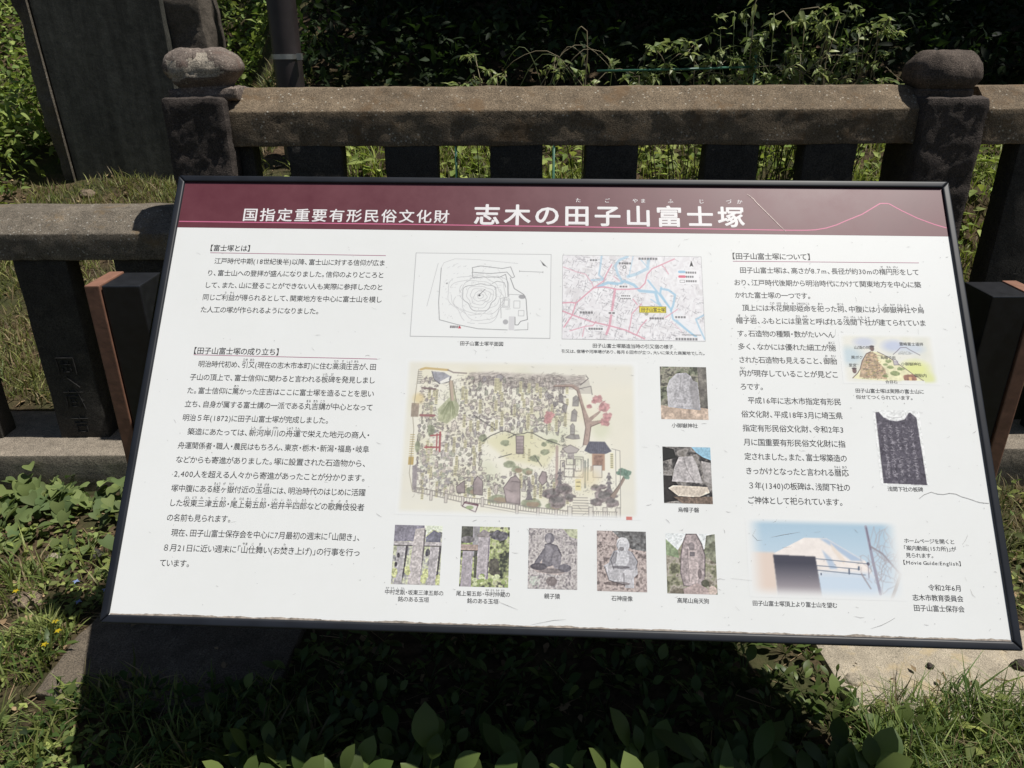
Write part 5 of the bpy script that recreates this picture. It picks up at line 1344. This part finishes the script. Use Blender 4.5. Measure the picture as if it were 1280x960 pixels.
cover('weeds', (-1.18, -0.5, 1.2, 1.50), 420, .015, .04, .01, .06, T_SMALL, 53, 'small shaded weeds at the front edge of the left footing', G_DARK, G_MID)
grass_patch('grass', (0.82, 1.9, 1.02, 1.47), 8000, .06, .16, 42, 'long green grass in front of the right footing', a=(0.08, 0.145, 0.04), b=(0.25, 0.3, 0.09), dead=.09, dens=lambda x, y: np.clip((1.47 - y) / .1, 0.25, 1) * np.clip((x - .82) / .12, .2, 1), tpls=T_FINE)
grass_patch('grass', (1.05, 2.4, 1.72, 2.46), 5200, .03, .10, 43, 'short grass on the ground right of the sign', dead=.3, a=(0.09, 0.12, 0.04), b=(0.24, 0.25, 0.1))
cover('weeds', (0.8, 2.2, 1.02, 1.42), 380, .018, .05, .02, .07, T_SMALL, 44, 'small leafy weeds among the long grass at the right', G_MID, G_YEL)
cover('weeds', (1.15, 2.3, 1.74, 2.44), 500, .02, .045, .01, .06, T_SMALL, 45, 'small weeds in the short grass right of the sign', G_MID, G_YEL)
# grass behind the fences
def sunny(x, y): return np.where(x < -1.1, 1.0, np.where(y < 4.2, 1.0, .2))
grass_patch('grass', (-3.6, -1.1, 2.9, 4.95), 26000, .04, .105, 46, 'short grass behind the low fence at the foot of the stele', dead=.28, a=(0.09, 0.13, 0.035), b=(0.33, 0.34, 0.12), dens=lambda x, y: np.where((y > 4.2) & (x < -2.55), .5, 1.0))
grass_patch('grass', (-1.0, 2.6, 2.88, 4.2), 18000, .04, .12, 47, 'bright green grass on the mound behind the tall fence', a=(0.15, 0.22, 0.045), b=(0.36, 0.40, 0.11), dead=.1)
cover('weeds', (-1.0, 2.6, 2.88, 4.2), 2600, .03, .07, .02, .10, T_SMALL, 48, 'leafy weeds among the grass behind the tall fence', (0.16, 0.23, 0.055), (0.36, 0.40, 0.12))
# undergrowth: leaves darkened for shade on the mound; sunlit slope at the left
cover('undergrowth', (-1.3, 5.5, 4.2, 9.5), 24000, .03, .075, .02, .30, T_SMALL, 49, 'leafy undergrowth covering the shaded mound, shade put into the leaf colour', (0.014, 0.026, 0.009), (0.035, 0.06, 0.016), flat=.6)
cover('undergrowth', (-6.5, -1.35, 5.3, 9.0), 24000, .03, .075, .02, .25, T_SMALL, 50, 'sunlit green undergrowth on the slope behind the stele', (0.11, 0.18, 0.045), (0.32, 0.38, 0.11), flat=.6)
cover('undergrowth', (-4.6, -2.95, 4.3, 5.6), 4200, .035, .075, .03, .5, T_OVAL, 51, 'leafy green undergrowth left of the stele', (0.13, 0.2, 0.05), (0.34, 0.4, 0.11), dens=lambda x, y: np.clip((-2.95 - x) / .2, 0.1, 1), flat=.6)

cover('undergrowth', (-1.15, 3.6, 4.25, 6.2), 11000, .04, .085, .02, .30, T_OVAL, 55, 'added leafy undergrowth just behind the sunlit grass, leaves coloured near black for shade', (0.009, 0.017, 0.006), (0.022, 0.038, 0.011), flat=.6)  # added cover; near-black leaf colour stands in for the deep shade
for k, (x, y, sz) in enumerate([(-1.30, 1.36, .12), (-1.36, 1.70, .10), (-1.22, 1.92, .12), (-1.52, 1.44, .13), (-1.60, 1.60, .10)]):
    rr_ = np.random.default_rng(90 + k); L_ = Leaves(); n = 46
    for q in range(3): L_.add(T_FINE[q], np.column_stack([x + rr_.normal(0, .012, n), y + rr_.normal(0, .012, n), np.full(n, float(ground_z(x, y)) - .003)]), rr_.uniform(.5, 1.1, n) * sz, rr_.uniform(0, 6.28, n), rr_.normal(0, .35, n), rr_.normal(.1, .3, n), greens(rr_, n, (0.16, 0.21, 0.06), (0.36, 0.38, 0.15), .15))
    o = L_.build('grass_tuft', M['grass'], None, (x, y, float(ground_z(x, y)))); tag(o, 'pale green grass tuft standing on the soil left of the sign', 'grass tuft', 'pale grass tufts left of the sign')

# broad-leaved weeds growing in front of and under the sign: one object each
def broad_weed(name, kinds, r, big=1.0):
    L_ = Leaves(); n = int(r.integers(8, 15))
    yaw = np.arange(n) * 2.4 + r.normal(0, .3, n); pit = r.uniform(.35, 1.25, n)
    size = r.uniform(.024, .05, n) * big * (1 - .35 * (np.arange(n) % 3 == 2))
    st = r.uniform(.015, .06, n) * big
    pos = np.column_stack([-np.sin(yaw) * np.cos(pit) * st, np.cos(yaw) * np.cos(pit) * st, np.sin(pit) * st + .01])
    col = greens(r, n, (0.05, 0.09, 0.02), (0.14, 0.18, 0.055), .2)
    L_.add(kinds, pos, size, yaw, pit, r.normal(0, .35, n), col)
    # stalks
    v = []; f = []
    for k in range(n):
        a = np.zeros(3); b_ = pos[k] * 1.02; s_ = np.array([.0022, 0, 0])
        i = L_.n; L_.v.append(np.array([a - s_, a + s_, b_ + s_ * .7, b_ - s_ * .7])); L_.f.append(np.array([(i, i + 1, i + 2, i + 3)])); L_.c.append(np.tile([.09, .12, .04], (4, 1))); L_.n += 4
    return L_.build(name, M['leaf'])
r = np.random.default_rng(61)
protos = [broad_weed('broadleaf_weed', [T_SPOON, T_ROUND, T_HEART, T_SPOON, T_OVAL, T_ROUND, T_SMALL, T_SPOON][k], r, [1, 1.15, .9, 1.35, 1.2, 1.3, .8, .9][k]) for k in range(8)]
WL = 'broad-leaved green weed growing in the shade in front of the sign'
spots = []
for tr in range(16000):
    x = r.uniform(-0.72, 0.86); y = r.uniform(1.13, 1.75)
    if all((x - a) ** 2 + (y - b_) ** 2 > .040 ** 2 for a, b_ in spots) and bool(off_slab(np.array(x), np.array(y))): spots.append((x, y))
    if len(spots) >= 240: break
front = []
for tr in range(3000):
    x = r.uniform(-0.62, 0.80); x = x if r.random() < .45 else r.uniform(-0.62, 0.05); y = r.uniform(1.06, 1.165)
    if all((x - a) ** 2 + (y - b_) ** 2 > .038 ** 2 for a, b_ in front): front.append((x, y))
    if len(front) >= 58: break
for k, (x, y) in enumerate(spots + front):
    src = protos[k % 8]
    o = src if k < 8 else src.copy()
    if k >= 8: COL.objects.link(o)
    o.location = (x, y, float(ground_z(x, y)) - .004)
    o.rotation_euler = (r.normal(0, .08), r.normal(0, .08), r.uniform(0, 6.28)); sc = r.uniform(.65, 1.2) * (1.55 if y < 1.166 else 1.15 if y < 1.26 else .8); o.scale = (sc, sc, sc)
    if k < len(spots): tag(o, WL, 'weed', 'broad-leaved weeds under the sign')
    else: tag(o, 'taller broad-leaved weed reaching into the sun at the front edge of the shade', 'weed', 'taller weeds at the edge of the shade')

def single_weed(x, y, kind, big, label, seed, cat='weed', name='broadleaf_weed'):
    rr_ = np.random.default_rng(seed); o = broad_weed(name, kind, rr_, big)
    o.location = (x, y, float(ground_z(x, y))); tag(o, label, cat, 'broad-leaved weeds in the sun'); return o
single_weed(0.93, 1.31, T_ROUND, 1.3, 'sunlit weed with rounded pale green leaves beside the long grass', 5)
single_weed(1.16, 1.40, T_ROUND, 1.0, 'small round-leaved weed in the long grass before the right footing', 6)
single_weed(-1.13, 1.40, T_ROUND, .9, 'round-leaved weed at the corner of the left footing', 7)
single_weed(-1.30, 1.62, T_LANCE, 1.3, 'pale narrow-leaved weed left of the left footing', 8)
single_weed(-1.40, 1.36, T_LANCE, 1.5, 'spiky narrow-leaved weed at the lower left corner', 9)
single_weed(-1.24, 1.30, T_OVAL, 1.0, 'small oval-leaved weed before the left footing', 10)

# tiny flowers
def flower(x, y, h, col, size, label, n=4, name='wild_flower', grp=None):
    z = float(ground_z(x, y)); t_ = thing(name, label, 'flower', (x, y, z), grp)
    b = MB(); b.tube([(x, y, z - .005), (x + .004, y - .003, z + h)], .0012, 5); b.build('stem', M['stem'], t_)
    Lf = Leaves(); yw = np.arange(n) * 6.283 / n
    Lf.add(T_SMALL, np.tile([x + .004, y - .003, z + h], (n, 1)), np.full(n, size), yw, np.full(n, .25), np.zeros(n), np.tile(col, (n, 1)))
    Lf.build('petals', M['petal'], t_)
M['petal'] = leafmat('petal', .6, .3)
for k, (x, y) in enumerate([(-1.50, 1.83), (-1.28, 1.66), (-1.29, 1.61), (-1.31, 1.70)]): flower(x, y, .06, (0.55, 0.42, 0.02), .011, 'tiny yellow flower in the weeds left of the sign', 5, grp='tiny yellow flowers')
for k, (x, y) in enumerate([(-1.25, 1.86), (-1.30, 1.80), (-1.36, 1.90)]): flower(x, y, .05, (0.28, 0.36, 0.62), .012, 'tiny pale blue flower in the weeds left of the sign', 4, grp='tiny pale blue flowers')
for k, (x, y) in enumerate([(-0.50, 3.02), (-0.45, 2.99), (-0.41, 3.05), (-0.47, 3.08), (-0.14, 3.02), (-0.20, 3.05), (-0.43, 2.96)]): flower(x, y, .30 + .02 * (k % 3), (0.48, 0.26, 0.36), .02, 'small pink flower seen between the balusters of the tall fence', 5, grp='pink flowers behind the balusters')

# climbing vines over the rail
def vine(x0, y0, label, seed, stems, spread, top, lean=0.0, dens=1.0):
    r = np.random.default_rng(seed); z0 = float(ground_z(x0, y0)); t_ = thing('climbing_vine', label, 'vine', (x0, y0, z0), 'vines over the tall fence')
    sb = MB(); L_ = Leaves()
    for k in range(stems):
        p = Vector((x0 + r.normal(0, .05), y0 + r.normal(0, .04), z0 - .02)); tx = x0 + r.uniform(-spread, spread) + lean; tz = 1.36 + (top - 1.36) * r.random() ** 1.15 * 1.25
        pts = [p.copy()]; m = 11
        arch = r.uniform(.0, .10)
        for q in range(1, m):
            u = q / (m - 1)
            zz = z0 + (tz - z0) * min(1, u * 1.25) - max(0, u - .8) * 1.2 * arch
            pts.append(Vector((x0 + (tx - x0) * u ** 1.1 + r.normal(0, .012), y0 + r.normal(0, .02) - .03 * u, zz + r.normal(0, .008))))
        sb.tube(pts, [.0030 - .0020 * q / (m - 1) for q in range(m)], 5)
        nl = int(r.integers(18, 30) * dens)
        for _ in range(nl):
            u = (1 - .55 * r.random() ** 1.6) * (m - 1.001); i = int(u); pp = pts[i].lerp(pts[min(i + 1, m - 1)], u - i)
            L_.add(T_LANCE if r.random() < .6 else T_SMALL, [pp], [r.uniform(.018, .042)], [r.uniform(0, 6.28)], [r.normal(-.1, .45)], [r.normal(0, .45)], greens(r, 1, (0.15, 0.21, 0.07), (0.36, 0.40, 0.17), .2))
    for k in range(5):   # bare runners arching over and along the rail
        p = np.array([x0 + r.normal(0, .15), y0 - .02, 1.38]); d = r.choice([-1, 1]); pts = []; ln = r.uniform(.12, .34); hh = r.uniform(.04, .17)
        for q in range(9): u = q / 8; pts.append((p[0] + d * ln * u, p[1] + r.normal(0, .004), p[2] + hh * math.sin(math.pi * min(1, u * r.uniform(.85, .95))) + .03 * u))
        sb.tube(pts, [.0018 - .001 * q / 8 for q in range(9)], 5)
    sb.build('stems', M['dry_stem'] if seed % 2 else M['stem'], t_, smooth=True)
    L_.build('leaves', M['leaf'], t_)
vine(0.02, 2.96, 'low leafy vine at the left end of the greenery over the tall fence', 1, 11, .26, 1.50)
vine(0.36, 2.98, 'vine with one tall bare shoot rising over the middle of the rail', 2, 14, .28, 1.53)
vine(0.66, 2.96, 'thin low vine trailing along the rail under the green wire', 3, 14, .30, 1.51)
vine(0.95, 2.98, 'dense bushy vine with upright shoots over the right half of the rail', 4, 36, .30, 1.62)
vine(1.18, 2.95, 'tangled vine beside the right pillar', 5, 32, .22, 1.58)
def shoot(pts, label, leaves, seed):
    r = np.random.default_rng(seed); z0 = float(ground_z(pts[0][0], pts[0][1])); t_ = thing('vine_shoot', label, 'vine', (pts[0][0], pts[0][1], z0), 'long shoots above the rail')
    b = MB(); b.tube([(pts[0][0], pts[0][1], z0)] + pts, [.0028] + [.0024 - .0012 * k / len(pts) for k in range(len(pts))], 6); b.build('stem', M['dry_stem'], t_, smooth=True)
    L_ = Leaves(); n = leaves; P = [Vector(p) for p in pts]
    for _ in range(n):
        u = r.uniform(.1, 1) * (len(P) - 1.001); i = int(u); pp = P[i].lerp(P[i + 1], u - i)
        L_.add(T_LANCE, [pp], [r.uniform(.03, .06)], [r.uniform(0, 6.28)], [r.normal(-.7, .4)], [r.normal(0, .5)], greens(r, 1, (0.18, 0.23, 0.09), (0.36, 0.40, 0.17), .15))
    L_.build('leaves', M['leaf'], t_)
shoot([(0.27, 2.95, 1.42), (0.275, 2.95, 1.53), (0.27, 2.94, 1.60), (0.25, 2.94, 1.615), (0.235, 2.94, 1.605)], 'single bare shoot hooked over at its tip above the rail', 3, 3)
shoot([(1.02, 2.95, 1.45), (1.00, 2.94, 1.56), (0.985, 2.94, 1.63), (0.95, 2.93, 1.66), (0.92, 2.93, 1.645), (0.915, 2.93, 1.62)], 'tall arching shoot with leaves above the dense vine', 10, 4)
shoot([(1.11, 2.95, 1.45), (1.12, 2.94, 1.55), (1.115, 2.94, 1.64), (1.07, 2.93, 1.672), (1.01, 2.93, 1.665), (1.0, 2.93, 1.64)], 'tallest arching shoot, bent over to the left beside the pillar', 8, 5)
shoot([(0.86, 2.95, 1.42), (0.855, 2.94, 1.56), (0.85, 2.94, 1.68), (0.865, 2.94, 1.72)], 'straight thin shoot rising out of the frame top', 8, 6)

# green stakes and wire
def stake(x, y, z1, label):
    z0 = float(ground_z(x, y)); b = MB(); b.tube([(x, y, z0 - .05), (x, y, z1)], .005, 8)
    o = b.build('garden_stake', M['wire'], None, (x, y, z0), smooth=True); tag(o, label, 'stake', 'green stakes behind the fence')
stake(-0.205, 2.93, 1.235, 'green garden stake behind the second gap from the left in the tall fence')
stake(0.16, 2.93, 1.235, 'green garden stake behind the middle gap of the tall fence')
stake(0.88, 2.95, 1.52, 'green garden stake rising among the vines above the rail')
b = MB(); b.tube([(0.31, 2.93, 1.470), (0.6, 2.93, 1.474), (0.88, 2.94, 1.482)], .0042, 8)
o = b.build('garden_wire', M['wire'], None, (0.31, 2.93, 1.47), smooth=True); tag(o, 'green wire stretched level through the vines above the rail', 'wire')

# ------------------------------------------------------------------ trees over the mound
def tree(x, y, h, spread, base, label, seed, ncards=4200, lean=(0, 0)):
    r = np.random.default_rng(seed); z0 = float(ground_z(x, y)); t_ = thing('evergreen_tree', label, 'tree', (x, y, z0), 'evergreen trees on the mound')
    b = MB(); top = Vector((x + lean[0], y + lean[1], z0 + h * .8)); P0 = Vector((x, y, z0 - .2))
    pts = [P0.lerp(top, k / 6) + Vector((r.normal(0, .05), r.normal(0, .05), 0)) for k in range(7)]
    b.tube(pts, [.20 * (1 - .8 * k / 6) + .02 for k in range(7)], 12)
    cents = []
    for k in range(13):
        a = k * 2.4 + r.random(); u = r.uniform(.35, .95); s0 = P0.lerp(top, u); rad_ = spread * r.uniform(.45, .95)
        e_ = s0 + Vector((math.cos(a) * rad_, math.sin(a) * rad_, r.uniform(.1, .9))); e_.z = max(e_.z, z0 + base + .3)
        b.tube([s0, s0.lerp(e_, .5) + Vector((0, 0, .12)), e_], [.07, .045, .012], 7); cents += [e_, s0.lerp(e_, .6)]
    o = b.build('trunk', M['bark'], t_, smooth=True)
    cents = np.array([tuple(c_) for c_ in cents]); k = r.integers(0, len(cents), ncards)
    pos = cents[k] + r.normal(0, 1, (ncards, 3)) * np.array([.5, .5, .34]) * (.55 + .3 * spread / 2)
    pos[:, 2] = np.maximum(pos[:, 2], z0 + base + r.uniform(0, .3, ncards))
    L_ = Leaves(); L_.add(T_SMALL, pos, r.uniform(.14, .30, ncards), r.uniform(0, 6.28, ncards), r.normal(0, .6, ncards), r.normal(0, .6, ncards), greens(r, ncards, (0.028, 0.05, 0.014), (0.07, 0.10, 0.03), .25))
    L_.build('crown', M['leaf_matt'], t_)
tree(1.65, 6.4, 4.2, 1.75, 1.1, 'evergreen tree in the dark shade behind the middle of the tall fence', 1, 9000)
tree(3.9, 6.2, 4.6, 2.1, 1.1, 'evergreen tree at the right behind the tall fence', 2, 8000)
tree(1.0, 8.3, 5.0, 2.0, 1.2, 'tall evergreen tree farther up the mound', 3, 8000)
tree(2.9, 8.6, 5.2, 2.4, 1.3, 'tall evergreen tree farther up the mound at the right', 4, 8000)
tree(-4.6, 9.6, 4.5, 1.7, 1.2, 'evergreen tree up the slope behind the stele', 5, 3000)

# ------------------------------------------------------------------ loose stones
def chip(name, c, r3, seed, mat, parent):
    bm = bmesh.new(); bmesh.ops.create_icosphere(bm, subdivisions=4, radius=1.0)
    for v in bm.verts:
        d = 1 + 0.22 * mnoise.fractal(v.co * 1.3 + Vector((seed, 0, 0)), 0.9, 2, 3)
        v.co = Vector((v.co.x * r3[0] * d, v.co.y * r3[1] * d, v.co.z * r3[2] * d))
    for f in bm.faces: f.smooth = True
    me = bpy.data.meshes.new(name); bm.to_mesh(me); bm.free()
    me.materials.append(mat)
    o = bpy.data.objects.new(name, me); COL.objects.link(o); o.location = c
    return o
def pebble(x, y, r3, label, seed, mat=None, z=None):
    o = chip('loose_stone', (x, y, (float(ground_z(x, y)) if z is None else z) + r3[2] * .45), r3, seed, mat or M['pebble'], None)
    tag(o, label, 'stone', 'loose stones on the ground')
pebble(-1.49, 1.845, (.05, .035, .022), 'flat brown loose stone at the left edge among the weeds', 3)
pebble(-1.52, 2.06, (.03, .02, .015), 'small grey loose stone left of the sign', 5, M['concrete'])
pebble(-1.42, 2.09, (.04, .025, .012), 'flat grey loose stone on bare soil below the heart-leaved plants', 6, M['baluster'])
pebble(1.36, 1.545, (.020, .016, .014), 'dark pebble on the right footing near the corner of the sign', 8, M['pillar'], .022)
pebble(1.12, 1.545, (.010, .009, .008), 'tiny dark pebble on the right footing', 9, M['pillar'], .022)
pebble(0.90, 1.50, (.03, .02, .016), 'grey pebble at the left edge of the right footing', 11, M['concrete'], .015)
pebble(-2.62, 4.75, (.05, .04, .03), 'pale brown loose stone on the soil at the foot of the stele', 12)
